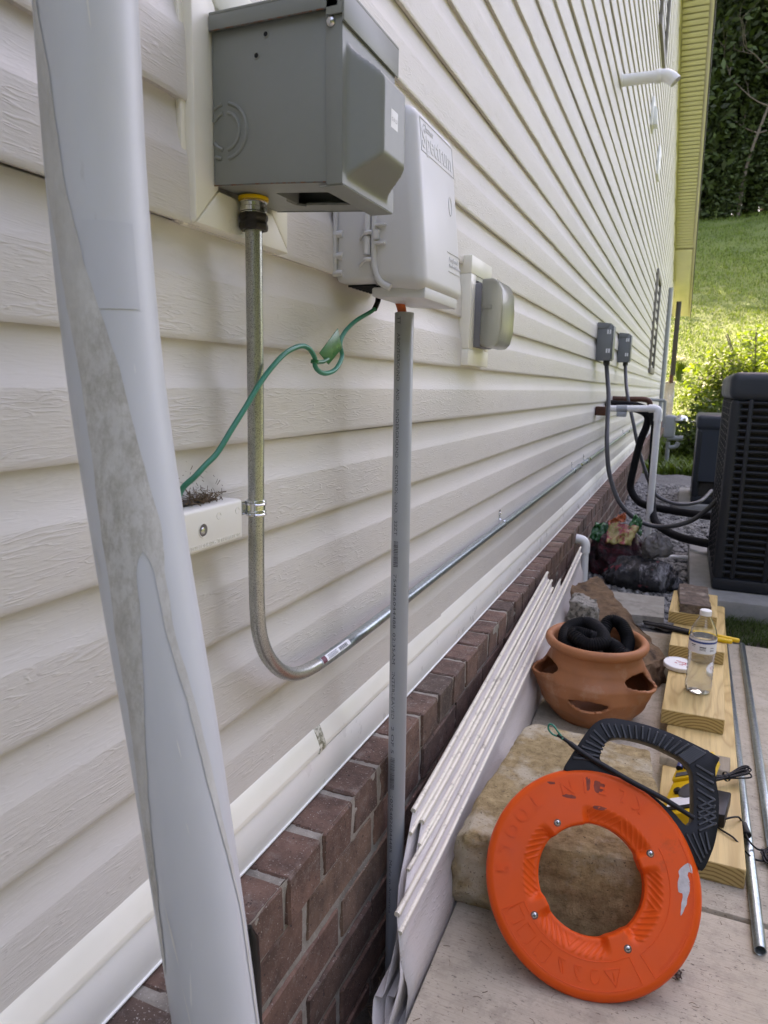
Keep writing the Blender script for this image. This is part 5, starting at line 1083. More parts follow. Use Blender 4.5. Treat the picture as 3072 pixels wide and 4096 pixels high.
g = G(); g.tube([(0.078, 1.06, 0.03), (0.108, 1.045, 0.034)], 0.0055, 10); obj('brown_stub', g, rough_mat('rusty_brown', (0.16, 0.08, 0.02), (0.30, 0.16, 0.05), 60), at=(0.09, 1.05, 0.03), label='short brown stub poking from the brick wall behind the planks', cat='stub')

# ------------------------------------------------------------------ fish tape reel
MAT['orange'] = plain('orange_reel_plastic', (0.85, 0.096, 0.011), 0.45, spec=0.25, var=0.07, vs_=7, dirt=(0.34, 0.06, 0.02), ds=9, dl=(0.62, 0.86), bs=0.05, bscale=500)
rl = thing('fish_tape_reel', 'orange fish tape reel with black ribbed handle leaning on the sandstone', 'tape reel', (0.39, 0.885, 0))
RC = V(0.3724, 0.9744, 0.1285); RN = V(0.1514, -0.7979, 0.5834).normalized(); RU = V(0.9825, 0.1864, 0).normalized(); RW = RN.cross(RU).normalized()
RR, RI = 0.1530, 0.0755
def rp(u, v_, h): return RC + RU*u + RW*v_ + RN*h
def pol(r, t, h): return rp(r*math.cos(t), r*math.sin(t), h)
GC = [R_(a) for a in (64, 180-8, 270-18, 343)]      # centres of the four grips
def grip(t):
    v_ = 0
    for c in GC:
        d = abs((t-c+math.pi) % (2*math.pi)-math.pi); v_ = max(v_, max(0, min(1, (R_(37)-d)/R_(9))))
    return v_*v_*(3-2*v_)
def gd(t):
    best = 9
    for c in GC:
        d = (t-c+math.pi) % (2*math.pi)-math.pi
        if abs(d) < abs(best): best = d
    return best
def face_h(r, t):
    s_ = grip(t); k = max(0, min(1, (0.1000-r)/0.020)); k = k*k*(3-2*k)
    h = 0.0 - s_*k*0.011
    if s_ > 0.8 and 0.0790 < r < 0.1000:
        d = gd(t); ph = (abs(d)*r*210 + (r-0.075)*260*0.55)
        rb = max(0, math.sin(ph*3.1))**2; h += 0.0016*rb*min(1, (0.1000-r)/0.003)*min(1, (r-0.0790)/0.002)
    return h
NT = 720; rr_ = [RI+(0.142-RI)*i/46 for i in range(47)]
vs_ = []; fs = []
rows = [('in', -0.036), ('in', -0.018)]
prof_rows = []
def rin(t): return RI*(1-0.035*(1-grip(t)))
for (a, h) in ((0, -0.038), (0, -0.014)):
    prof_rows.append([(rin(2*math.pi*k/NT), h - 0.0) for k in range(NT)])
for r in rr_:
    row = []
    for k in range(NT):
        t = 2*math.pi*k/NT; q = (r-RI)/(0.142-RI); re = rin(t)+(0.142-rin(t))*q; edge = max(0, 1-(re-rin(t))/0.0035)
        row.append((re, face_h(re, t)-0.003*edge*edge))
    prof_rows.append(row)
for (r, h) in ((0.1462, -0.0012), (0.1495, -0.0038), (0.1518, -0.0075), (0.1528, -0.0125), (0.1530, -0.0165), (0.1512, -0.0175), (0.1512, -0.0185), (0.1530, -0.0195), (0.1528, -0.0255), (0.1505, -0.032), (0.145, -0.0372), (0.138, -0.0385), (0.09, -0.0385)):
    prof_rows.append([(r, h)]*NT)
g = G(); m_ = len(prof_rows)
g.add([pol(r, 2*math.pi*k/NT, h) for row in prof_rows for k, (r, h) in enumerate(row)], [(i*NT+k, i*NT+(k+1) % NT, ((i+1) % m_)*NT+(k+1) % NT, ((i+1) % m_)*NT+k) for i in range(m_) for k in range(NT)])
case = obj('reel_case', g, MAT['orange'], rl, smooth=70)
lines_ = G()
def arcline(r, a0, a1, n=24): return [pol(r, R_(a0+(a1-a0)*i/n), 0.0002) for i in range(n+1)]
for pts in (arcline(0.1035, 205, 300), arcline(0.1385, 205, 300), [pol(0.1035, R_(205), 0.0002), pol(0.1385, R_(205), 0.0002)], [pol(0.1035, R_(300), 0.0002), pol(0.1385, R_(300), 0.0002)],
            arcline(0.1080, -52, 30), arcline(0.1400, -52, 30), [pol(0.108, R_(-52), 0.0002), pol(0.140, R_(-52), 0.0002)]):
    lines_.tube(pts, 0.0005, 6)
obj('raised_border', lines_, MAT['orange'], case)
def arctext(txt, size, r, a_start, a_end, flip, name='raised_lettering', d=0.0012, bold=0.0005):
    """letters along an arc; flip=True: letter feet towards the rim, read anticlockwise"""
    n = len(txt)
    for i, ch in enumerate(txt):
        if ch == ' ': continue
        a = R_(a_start+(a_end-a_start)*(i+0.5)/n); er = V(math.cos(a), math.sin(a), 0); et = V(-math.sin(a), math.cos(a), 0)
        if flip: X, Y_ = et, -er
        else: X, Y_ = -et, er
        c = er*r
        obj(name, text_g(ch, size, lambda x, y, h: rp((c+X*x+Y_*(y-size*0.35)).x, (c+X*x+Y_*(y-size*0.35)).y, 0.0001+h), depth=d, align='CENTER', bold=bold), MAT['orange'], case, smooth=None, recalc=False)
arctext('KLEIN TOOLS', 0.0260, 0.1265, 52, 188, True)
g = G()
for (a, r) in ((285, 0.1215),):
    er = V(math.cos(R_(a)), math.sin(R_(a)), 0); et = V(-er.y, er.x, 0); c = er*r
    T = [c+et*0.011-er*0.009, c-et*0.011-er*0.009, c+er*0.012]; g.tube([rp(p.x, p.y, 0.0003) for p in (T[0], T[1], T[2], T[0])], 0.0005, 6); g.tube([rp((c-er*0.005).x, (c-er*0.005).y, 0.0003), rp((c+er*0.005).x, (c+er*0.005).y, 0.0003)], 0.0006, 6)
for k, a in enumerate((273, 262, 251)):
    er = V(math.cos(R_(a)), math.sin(R_(a)), 0); et = V(-er.y, er.x, 0); c = er*0.1215
    g.tube([rp((c+et*0.006*math.cos(q)+er*0.009*math.sin(q+k)).x, (c+et*0.006*math.cos(q)+er*0.009*math.sin(q+k)).y, 0.0003) for q in [i*0.5 for i in range(10+k)]], 0.0005, 5)
    g.tube([rp((c+et*(-0.004+0.003*j)-er*0.008).x, (c+et*(-0.004+0.003*j)-er*0.008).y, 0.0003) for j in range(4)], 0.0005, 5)
for a in (238, 224, 211):
    er = V(math.cos(R_(a)), math.sin(R_(a)), 0); et = V(-er.y, er.x, 0); c = er*0.1215
    for P in (((-0.011, -0.010), (-0.011, 0.010), (-0.004, 0.010)), ((-0.011, -0.010), (0.006, -0.010)), ((0.009, -0.009), (0.009, 0.009), (0.004, 0.011))):
        g.tube([rp((c+et*x+er*y).x, (c+et*x+er*y).y, 0.0003) for x, y in P], 0.0005, 5)
obj('raised_symbols', g, MAT['orange'], case)
arctext('MADE IN USA with global components', 0.0062, 0.1365, 8, -48, False, d=0.0003, bold=0.0)
for (u, v_) in ((-0.051, 0.0683), (0.0821, 0.0446), (-0.0788, -0.0591), (0.0501, -0.0807)):
    g = G(); c = rp(u, v_, face_h(math.hypot(u, v_), math.atan2(v_, u))); g.lathe([(0.0042, 0.0002), (0.0048, 0.0004), (0.0052, 0.0002), (0.0056, -0.0004)], c, RN, 20); sc = obj('screw_boss', g, MAT['old_wood'], case)
    g = G(); g.lathe([(0.0, 0.0016), (0.0022, 0.0014), (0.0036, 0.0008), (0.0041, 0.0)], c, RN, 18); scr = obj('screw', g, MAT['chrome'], sc)
    g = G(); g.obox(c+RN*0.0016, RU*0.0022, RW*0.0005, RN*0.0002); g.obox(c+RN*0.0016, RU*0.0005, RW*0.0022, RN*0.00021); obj('screw_slot', g, MAT['black_gap'], scr)
STK = [(0.1299, 0.0486), (0.1225, 0.043), (0.1169, 0.036), (0.118, 0.030), (0.1155, 0.022), (0.1161, 0.0093), (0.121, 0.0085), (0.1215, 0.003), (0.1195, -0.004), (0.1190, -0.010), (0.1179, -0.0202), (0.1215, -0.0155), (0.1240, -0.009), (0.1267, -0.0047), (0.1275, 0.003), (0.1310, 0.012), (0.1319, 0.0248), (0.1290, 0.032), (0.1310, 0.0375), (0.1354, 0.036), (0.1354, 0.044), (0.133, 0.0475)]
STK = [(u+0.003, v_-0.009) for u, v_ in STK]
MAT['residue'] = rough_mat('torn_paper_residue', (0.42, 0.39, 0.38), (0.66, 0.63, 0.62), 130, (0.58, 0.25, 0.14), 60, (0.60, 0.68), 0.3, 0.001)
g = G(); g.plate([crv2(STK, 2)], lambda x, y, h: rp(x, y, 0.0004+h), 0.0003); obj('torn_label', g, MAT['residue'], case, smooth=None)
# scuffs of dark grime
MAT['scuff'] = plain('dark_scuff', (0.28, 0.042, 0.014), 0.6, var=0.4, vs_=60); rnd = random.Random(12)
for (u, v_, a, b_) in ((0.008, 0.128, 0.008, 0.009), (-0.008, 0.130, 0.004, 0.010), (0.010, 0.097, 0.010, 0.003), (-0.035, 0.108, 0.010, 0.0028), (-0.062, 0.124, 0.006, 0.002)):
    g = G(); P = [(u+a*math.cos(q)*(1+0.4*fbm((q, u*90, 0))), v_+b_*math.sin(q)*(1+0.4*fbm((q, v_*90, 3)))) for q in [i*0.2618 for i in range(24)]]
    g.plate([P], lambda x, y, h: rp(x, y, 0.00025+h), 0.0002); obj('scuff_mark', g, MAT['scuff'], case, smooth=None)
# handle
sh = lambda L: [(u+0.003, v_-0.009) for u, v_ in L]
OUT = sh([(-0.0468, 0.1560), (-0.0388, 0.1737), (-0.0283, 0.1921), (-0.0116, 0.2194), (0.004, 0.2357), (0.0197, 0.2417), (0.0385, 0.2422), (0.0727, 0.2385), (0.1093, 0.2305), (0.1449, 0.2177), (0.1780, 0.2035), (0.1811, 0.1985), (0.1753, 0.1851), (0.1754, 0.1645), (0.1779, 0.1416), (0.1755, 0.1129), (0.1708, 0.0871), (0.1627, 0.0641), (0.1500, 0.0411), (0.1400, 0.0530), (0.1260, 0.0760), (0.1040, 0.1040), (0.0760, 0.1270), (0.0480, 0.1420), (0.0080, 0.1530), (-0.0320, 0.1530)])
INN = sh([(0.0104, 0.1736), (0.0078, 0.1856), (0.0107, 0.1968), (0.0199, 0.2083), (0.0323, 0.2135), (0.0509, 0.2148), (0.0815, 0.2101), (0.1085, 0.201), (0.1291, 0.1914), (0.1404, 0.1778), (0.1427, 0.1603), (0.1409, 0.1138), (0.137, 0.1034), (0.1289, 0.0995), (0.1121, 0.1156), (0.0833, 0.135), (0.0477, 0.154)])
g = G(); g.plate([crv2(OUT, 3), crv2(INN, 4)], lambda x, y, h: rp(x, y, -0.004+h), 0.028); hd = obj('handle', g, MAT['black_rubber'], rl, bevel=0.0018, seg=2, smooth=40)
def rib(p, q, w_=0.0019):
    p, q = Vector((*p, 0)), Vector((*q, 0)); d = (q-p).normalized(); n_ = Vector((-d.y, d.x, 0)); c = (p+q)/2; hl = (q-p).length/2
    g = G(); g.obox(rp(c.x, c.y, -0.0028), (RU*d.x+RW*d.y)*hl, (RU*n_.x+RW*n_.y)*w_, RN*0.0022); obj('grip_rib', g, MAT['hrib'], hd, bevel=0.0008, seg=1)
MAT['hrib'] = plain('black_handle_ribs', (0.016, 0.016, 0.016), 0.35, var=0.2, spec=0.5)
def lerp2(a, b_, t): return (a[0]+(b_[0]-a[0])*t, a[1]+(b_[1]-a[1])*t)
topO = [(u+.003, v_-.009) for u, v_ in ((0.0050, 0.2320), (0.0727, 0.2350), (0.1449, 0.2140), (0.162, 0.206))]; topI = [(u+.003, v_-.009) for u, v_ in ((0.0215, 0.2110), (0.0727, 0.2145), (0.1215, 0.1965), (0.136, 0.186))]
def pl_at(L, t):
    t *= len(L)-1; i = min(len(L)-2, int(t)); return lerp2(L[i], L[i+1], t-i)
for k in range(20): rib(pl_at(topI, k/19), pl_at(topO, (k+0.25)/19.3))
lO = sh([(-0.030, 0.180), (0.000, 0.226)]); lI = sh([(0.004, 0.176), (0.016, 0.203)])
for k in range(6): rib(lerp2(lI[0], lI[1], k/5), lerp2(lO[0], lO[1], (k-0.6)/5))
for k in range(7): rib(sh([(0.147, 0.186-0.0115*k)])[0], sh([(0.171, 0.192-0.0115*k-0.018)])[0])
for k in range(5): rib(sh([(0.147, 0.098-0.004+0.0115*k*0.7)])[0], sh([(0.172, 0.108+0.0115*k*0.7)])[0])
for k in range(4): rib(sh([(0.130+0.009*k, 0.088-0.002*k+0.004*k)])[0], sh([(0.149+0.004*k, 0.052+0.006*k)])[0])
# wrapped leader of the tape and its green wire loop
LD = sh([(-0.0589, 0.2058), (-0.0426, 0.1967), (-0.017, 0.181), (0.0172, 0.1653), (0.0537, 0.1488), (0.0979, 0.131), (0.1400, 0.1100)])
obj('tape_leader', G().tube(crv([rp(u, v_, 0.004) for u, v_ in LD], 5), [0.0030]*6+[0.0042]*22+[0.0036]*3, 10), MAT['black_rubber'], rl, smooth=60)
LP = sh([(-0.050, 0.2010), (-0.058, 0.2090), (-0.066, 0.2185), (-0.0722, 0.2195), (-0.0730, 0.2130), (-0.0660, 0.2060), (-0.0560, 0.2030), (-0.050, 0.2000)])
obj('green_wire_loop', G().tube(crv([rp(u, v_, 0.004+0.004*math.sin(i)) for i, (u, v_) in enumerate(LP)], 6), 0.0016, 8), MAT['green'], rl, smooth=60)
# ------------------------------------------------------------------ utilities along the wall
MAT['box_grey'] = plain('grey_disconnect_paint', (0.19, 0.205, 0.21), 0.45, var=0.08)
MAT['whip'] = plain('grey_flexible_whip', (0.05, 0.05, 0.053), 0.45, var=0.15)
MAT['foam'] = plain('black_foam_insulation', (0.007, 0.007, 0.008), 0.8, var=0.3, spec=0.2)
MAT['copper'] = metal_mat('oxidised_copper', (0.10, 0.042, 0.026), 0.5, var=0.3, metal=0.4)
def disconnect(y, z0, z1, lab_):
    t = thing('disconnect_box', lab_, 'disconnect box', (0.04, y, z0), 'disconnect boxes on the wall')
    g = G(); g.box(0.012, 0.082, y, y+0.105, z0, z1-0.012); bd = obj('box_body', g, MAT['box_grey'], t, bevel=0.003)
    g = G(); g.hexa([(0.012, y-.004, z1-.03), (0.060, y-.004, z1-.03), (0.060, y+.109, z1-.03), (0.012, y+.109, z1-.03), (0.012, y-.004, z1), (0.076, y-.004, z1-.006), (0.076, y+.109, z1-.006), (0.012, y+.109, z1)]); obj('hood', g, MAT['box_grey'], t, bevel=0.002)
    g = G(); g.box(0.083, 0.0875, y+.004, y+.101, z0+.006, z1-.016); dr = obj('door', g, MAT['box_grey'], t, bevel=0.002)
    for zz in (z0+0.045, z1-0.045):
        for k in (0, 1):
            g = G(); g.box(0.058+0.011*k, 0.065+0.011*k, y-.0025, y+.0004, zz-.010, zz+.010); obj('hinge_leaf', g, MAT['label_white'], dr)
    obj('hub', G().lathe([(0.014, 0.0), (0.016, -0.006), (0.015, -0.018), (0.011, -0.024)], (0.060, y+0.05, z0), n=16), MAT['whip'], t)
disconnect(3.62, 0.968, 1.146, 'grey disconnect box on the wall nearest the condenser')
disconnect(4.72, 1.000, 1.178, 'grey disconnect box farther along the wall, second in line')
def whip(pts, r, lab_, m_=None, cat='cable', name='flexible_whip', grp=None):
    obj(name, G().tube(crv(pts, 7), r, 12), m_ or MAT['whip'], at=pts[-1], smooth=60, label=lab_, cat=cat, group=grp)
whip([(0.060, 3.67, 0.955), (0.070, 3.66, 0.89), (0.088, 3.60, 0.80), (0.100, 3.52, 0.68), (0.112, 3.45, 0.58), (0.135, 3.42, 0.45), (0.185, 3.40, 0.330), (0.255, 3.40, 0.258), (0.335, 3.40, 0.225), (0.42, 3.40, 0.230), (0.50, 3.40, 0.262), (0.56, 3.40, 0.318), (0.600, 3.40, 0.37)], 0.0105, 'grey flexible conduit looping from the nearer disconnect box to the condenser', grp='flexible conduits')
whip([(0.060, 4.77, 0.990), (0.075, 4.70, 0.90), (0.100, 4.60, 0.80), (0.150, 4.50, 0.650), (0.195, 4.45, 0.50), (0.245, 4.42, 0.37), (0.305, 4.40, 0.245), (0.38, 4.40, 0.198), (0.47, 4.42, 0.184), (0.56, 4.5, 0.20), (0.62, 4.7, 0.24)], 0.0105, 'grey flexible conduit hanging from the farther disconnect box', grp='flexible conduits')
whip([(0.012, 4.30, 0.735), (0.06, 4.30, 0.733), (0.178, 4.30, 0.724), (0.236, 4.30, 0.691), (0.238, 4.30, 0.631), (0.211, 4.30, 0.537), (0.187, 4.30, 0.380), (0.180, 4.30, 0.277), (0.219, 4.28, 0.213), (0.28, 4.25, 0.186), (0.412, 4.2, 0.176), (0.553, 4.1, 0.182), (0.66, 4.0, 0.19)], 0.021, 'thick black insulated refrigerant line bending down from the wall', MAT['foam'], 'pipe', 'insulated_line', 'insulated refrigerant lines')
whip([(0.012, 4.25, 0.752), (0.078, 4.25, 0.750), (0.187, 4.25, 0.742), (0.254, 4.25, 0.709), (0.280, 4.25, 0.657), (0.284, 4.25, 0.582), (0.291, 4.22, 0.397), (0.306, 4.17, 0.222), (0.334, 4.08, 0.129), (0.399, 3.95, 0.105), (0.491, 3.8, 0.102), (0.66, 3.6, 0.12)], 0.021, 'black insulated refrigerant line running behind the white drain pipe', MAT['foam'], 'pipe', 'insulated_line', 'insulated refrigerant lines')
whip([(0.012, 4.60, 0.775), (0.116, 4.60, 0.775), (0.192, 4.60, 0.776), (0.227, 4.60, 0.764), (0.237, 4.60, 0.725)], 0.017, 'brown copper pipe elbow above the white drain pipe', MAT['copper'], 'pipe', 'copper_pipe')
g = G(); g.box(0.014, 0.075, 3.745, 3.80, 0.700, 0.745); obj('wall_sleeve', g, MAT['copper'], at=(0.04, 3.77, 0.7), bevel=0.004, label='brown sleeve where the pipes leave the siding', cat='sleeve')
dp = thing('drain_pipe', 'white plastic drain pipe with elbow standing on the gravel near the condenser', 'pipe', (0.301, 4.12, -0.01))
obj('pipe', G().tube([(0.030, 4.12, 0.7265), (0.270, 4.12, 0.7345)], 0.0180, 20), MAT['white_plastic'], dp, smooth=60)
obj('elbow', G().tube(crv([(0.250, 4.12, 0.7340), (0.278, 4.12, 0.7342), (0.296, 4.12, 0.725), (0.3005, 4.12, 0.700), (0.3005, 4.12, 0.668)], 6), 0.0222, 20), MAT['white_plastic'], dp, smooth=60)
obj('pipe', G().tube([(0.3005, 4.12, 0.69), (0.301, 4.12, -0.02)], 0.0180, 20), MAT['white_plastic'], dp, smooth=60)
g = G(); g.lathe([(0.0187, 0.0), (0.0195, 0.0), (0.0195, 0.055), (0.0187, 0.055)], (0.085, 4.12, 0.7283), (1, 0, 0.033), 20); obj('grey_tape', g, MAT['pvc'], dp, smooth=50)
obj('tape_tail', G().box(0.088, 0.138, 4.100, 4.138, 0.685, 0.712), MAT['pvc'], dp, bevel=0.004)
# vent pipe high on the wall
vp = thing('vent_pipe', 'white plastic vent pipe with angled elbow sticking out high on the wall', 'vent pipe', (0.0, 3.9, 2.3))
obj('pipe', G().tube([(0.0, 3.88, 2.298), (0.168, 3.88, 2.2965)], 0.0262, 28), MAT['white_plastic'], vp, smooth=60)
obj('collar', G().lathe([(0.0262, 0.0), (0.0300, 0.0), (0.0305, 0.003), (0.0305, 0.022), (0.0285, 0.024)], (0.166, 3.88, 2.2965), (1, 0, 0), 28), MAT['white_plastic'], vp, smooth=50)
obj('elbow', G().tube(crv([(0.182, 3.88, 2.2965), (0.212, 3.88, 2.2945), (0.238, 3.88, 2.280), (0.256, 3.88, 2.262)], 6), 0.0280, 28, caps=False), MAT['white_plastic'], vp, smooth=60)
obj('wall_collar', G().lathe([(0.0262, 0.004), (0.036, 0.003), (0.036, 0.0)], (0.012, 3.88, 2.298), (1, 0, 0), 28), MAT['white_plastic'], vp)
for (y, z, w_, h, lab_) in ((5.93, 2.80, 0.10, 0.105, 'white wall vent below the vent pipe, nearer of two'), (7.1, 2.785, 0.13, 0.13, 'white wall vent below the vent pipe, farther of two')):
    t = thing('dryer_vent', lab_, 'wall vent', (0.02, y, z), 'white wall vents')
    obj('flange', G().box(0.010, 0.030, y-w_, y+w_, z-h*0.8, z+h), MAT['white_plastic'], t, bevel=0.004)
    if y < 6.5: obj('hood', G().hexa([(0.03, y-.05, z-.07), (0.062, y-.05, z-.07), (0.062, y+.05, z-.07), (0.03, y+.05, z-.07), (0.03, y-.05, z+.06), (0.050, y-.05, z+.05), (0.050, y+.05, z+.05), (0.03, y+.05, z+.06)]), MAT['white_plastic'], t, bevel=0.004)
# gas meter near the far corner, service riser, downspout
gm_ = thing('gas_meter', 'grey gas meter with regulator and riser near the far corner', 'gas meter', (0.28, 8.7, 0))
MAT['meter_grey'] = plain('meter_grey_paint', (0.26, 0.28, 0.29), 0.45)
obj('riser_pipe', G().tube([(0.28, 8.7, -0.1), (0.275, 8.7, 0.26)], 0.022, 14), MAT['meter_grey'], gm_, smooth=60)
obj('meter_body', G().box(0.22, 0.34, 8.66, 8.86, 0.30, 0.56), MAT['meter_grey'], gm_, bevel=0.03, seg=4)
obj('regulator', G().lathe([(0.0, 0.05), (0.055, 0.045), (0.075, 0.02), (0.078, 0.0), (0.075, -0.02), (0.0, -0.03)], (0.39, 8.7, 0.505), (0, 0.3, 1), 24), MAT['chrome'], gm_)
obj('valve', G().tube([(0.26, 8.7, 0.30), (0.34, 8.7, 0.305), (0.43, 8.7, 0.31)], 0.028, 14), MAT['meter_grey'], gm_, smooth=60)
obj('inlet_pipe', G().tube(crv([(0.275, 8.7, 0.24), (0.29, 8.7, 0.20), (0.36, 8.7, 0.215), (0.38, 8.7, 0.26)], 5), 0.024, 12), MAT['meter_grey'], gm_, smooth=60)
obj('house_pipe', G().tube([(0.215, 8.7, 0.42), (0.205, 8.7, 0.72)], 0.018, 12), MAT['meter_grey'], gm_, smooth=60)
obj('house_pipe', G().tube([(0.205, 8.7, 0.72), (0.01, 8.7, 0.73)], 0.018, 12), MAT['meter_grey'], gm_, smooth=60)
obj('service_riser', G().tube([(0.045, 12.4, 0.55), (0.045, 12.4, 2.42)], 0.030, 14), MAT['meter_grey'], at=(0.05, 12.4, 0.55), smooth=60, label='slim steel service riser on the wall near the far corner', cat='riser')
ds_ = thing('downspout', 'dark downspout at the far end of the house under the rake', 'downspout', (0.1, 15.0, 0.8))
obj('pipe', G().box(0.08, 0.17, 14.96, 15.04, 1.12, 2.5), MAT['dark_trim'], ds_, bevel=0.01)
obj('boot', G().tube([(0.11, 15.0, 1.14), (0.115, 14.98, 0.98)], 0.04, 12), MAT['copper'], ds_)
g = G(); g.box(-0.25, 0.17, 15.25, 15.65, -0.2, 1.05); lump_ = G(); lump(lump_, [(-0.3, 15.2, -0.2), (0.17, 15.2, -0.2), (0.17, 15.65, -0.2), (-0.3, 15.65, -0.2), (-0.3, 15.2, 1.0), (0.17, 15.2, 1.0), (0.17, 15.65, 1.0), (-0.3, 15.65, 1.0)], 12, 0.03, 6, 2)
obj('stone_pier', lump_, rough_mat('pale_pier_stone', (0.42, 0.41, 0.38), (0.62, 0.61, 0.57), 18, None, bs=1.0, bd=0.02), at=(-0.05, 15.4, 0), label='pale rough pier just past the far corner of the wall', cat='pier')

# ------------------------------------------------------------------ condensers
MAT['ac_dark'] = plain('condenser_dark_paint', (0.016, 0.019, 0.024), 0.45, spec=0.3, var=0.08); MAT['ac_top'] = plain('condenser_top_plastic', (0.026, 0.034, 0.046), 0.45, spec=0.35, var=0.06); MAT['coil'] = rough_mat('condenser_coil', (0.012, 0.011, 0.010), (0.045, 0.04, 0.034), 60, None, bs=0.6)
def condenser(x0, x1, y0, y1, z0, z1, lab_, louvre=True):
    t = thing('condenser', lab_, 'air conditioner', ((x0+x1)/2, (y0+y1)/2, z0), 'air conditioner condensers')
    obj('base_pan', G().box(x0, x1, y0, y1, z0, z0+0.05), MAT['ac_dark'], t, bevel=0.012)
    g = G(); g.box(x0-.008, x1+.008, y0-.008, y1+.008, z1-0.105, z1); obj('top_cap', g, MAT['ac_top'], t, bevel=0.030, seg=5, smooth=60)
    obj('coil', G().box(x0+.03, x1-.03, y0+.03, y1-.03, z0+.05, z1-.10), MAT['coil'], t)
    for (a, b_) in ((x0, y0), (x1, y0), (x0, y1), (x1, y1)):
        cx = a+0.022*(1 if a == x0 else -1); cy = b_+0.022*(1 if b_ == y0 else -1)
        obj('corner_post', G().box(cx-.021, cx+.021, cy-.021, cy+.021, z0+.04, z1-.10), MAT['ac_dark'], t, bevel=0.018, seg=3)
    if not louvre:
        obj('side_panel', G().box(x0+.004, x1-.004, y0+.004, y0+.012, z0+.16, z1-.10), MAT['ac_top'], t); obj('side_panel', G().box(x0+.004, x0+.012, y0+.02, y1-.02, z0+.05, z1-.10), MAT['ac_top'], t); return
    me_f = mesh_of('louvre_slat', G().box(-(x1-x0)/2+.03, (x1-x0)/2-.03, -.006, .006, -.0055, .0055), MAT['ac_dark'], bevel=0.002, seg=1)
    me_l = mesh_of('louvre_slat', G().box(-.006, .006, -(y1-y0)/2+.03, (y1-y0)/2-.03, -.0055, .0055), MAT['ac_dark'], bevel=0.002, seg=1)
    z = z0+0.075
    while z < z1-.11:
        inst('louvre_slat', me_f, t, ((x0+x1)/2, y0+.010, z), (R_(28), 0, 0)); inst('louvre_slat', me_l, t, (x0+.010, (y0+y1)/2, z), (0, R_(28), 0)); z += 0.0262
    k = x0+0.07
    while k < x1-.02:
        obj('grille_rib', G().box(k-.008, k+.008, y0+.0005, y0+.014, z0+.05, z1-.10), MAT['ac_dark'], t, bevel=0.003); k += 0.112
    k = y0+0.07
    while k < y1-.02:
        obj('grille_rib', G().box(x0+.0005, x0+.014, k-.008, k+.008, z0+.05, z1-.10), MAT['ac_dark'], t, bevel=0.003); k += 0.112
obj('condenser_pad', G().box(0.510, 1.50, 2.86, 3.95, -0.05, 0.062), MAT['pad'], bevel=0.01, at=(1.0, 3.4, 0), label='grey concrete pad under the nearer condenser', cat='pad', group='condenser pads')
condenser(0.590, 1.36, 3.00, 3.74, 0.0625, 0.905, 'large dark condenser with louvred sides at the right edge')
obj('condenser_pad', G().box(0.44, 1.45, 5.35, 6.3, -0.05, 0.050), MAT['pad'], bevel=0.01, at=(1.0, 5.8, 0), label='grey concrete pad under the farther condenser', cat='pad', group='condenser pads')
condenser(0.520, 1.25, 5.42, 6.15, 0.0505, 0.672, 'smaller blue grey condenser standing behind the large one', False)

# ------------------------------------------------------------------ grass, shrubs, flowers, woods
def leaf_mat(name, c, tr=0.45, var=0.35):
    m = bpy.data.materials.new(name); m.use_nodes = True; nt = m.node_tree; b = nt.nodes['Principled BSDF']; out = nt.nodes['Material Output']
    n = noi(nt, coords(nt), 6, 3); geo = nd(nt, 'NewGeometry'); rv = geo.outputs['Random Per Island']
    col = ramp(nt, rv, [(0.0, tuple(x*(1-var) for x in c)), (1.0, tuple(min(1, x*(1+var)) for x in c))])
    lk(nt, col, b.inputs['Base Color']); b.inputs['Roughness'].default_value = 0.55; b.inputs['Specular IOR Level'].default_value = 0.3
    t = nd(nt, 'BsdfTranslucent'); lk(nt, mix(nt, 1.0, col, (1.3, 1.25, 0.5), 'MULTIPLY'), t.inputs[0]); ms = nd(nt, 'MixShader'); ms.inputs[0].default_value = tr
    lk(nt, b.outputs[0], ms.inputs[1]); lk(nt, t.outputs[0], ms.inputs[2]); lk(nt, ms.outputs[0], out.inputs[0]); return m
MAT['grass'] = leaf_mat('grass_blades', (0.075, 0.105, 0.022)); MAT['grass_far'] = leaf_mat('lawn_blades', (0.08, 0.132, 0.022), 0.35, 0.5)
MAT['leaf_dark'] = leaf_mat('woodland_leaves', (0.028, 0.048, 0.013), 0.30, 0.6); MAT['leaf_shrub'] = leaf_mat('shrub_leaves', (0.080, 0.135, 0.020), 0.5, 0.4); MAT['leaf_dk2'] = leaf_mat('dark_shrub_leaves', (0.05, 0.085, 0.016), 0.4, 0.4)
MAT['petal'] = plain('cream_petals', (0.78, 0.76, 0.62), 0.6); MAT['trunk'] = rough_mat('tree_bark', (0.035, 0.028, 0.022), (0.11, 0.09, 0.07), 12, None, bs=0.8, bd=0.02)
def blades(g, n, rng, h0, h1, w_, ground, rnd, lean=0.5):
    for _ in range(n):
        x, y = rng(rnd); z = ground(x, y); h = rnd.uniform(h0, h1); a = rnd.random()*6.28; d = V(math.cos(a), math.sin(a), 0); s_ = V(-d.y, d.x, 0)*w_*rnd.uniform(0.6, 1.3)
        p = V(x, y, z); m1 = p+d*h*lean*0.3+V(0, 0, h*0.6); tip = p+d*h*lean+V(0, 0, h)
        g.add([p-s_, p+s_, m1+s_*0.7, m1-s_*0.7, tip], [(0, 1, 2, 3), (3, 2, 4)])
rnd = random.Random(77)
g = G(); blades(g, 5200, lambda r: (r.uniform(0.60, 1.15), r.uniform(2.565, 2.86)), 0.012, 0.045, 0.0016, lambda x, y: -0.02, rnd, 0.9)
obj('grass', g, MAT['leaf_dk2'], kind='stuff', smooth=None, recalc=False, label='strip of dark green grass between slab and condenser pad', cat='grass')
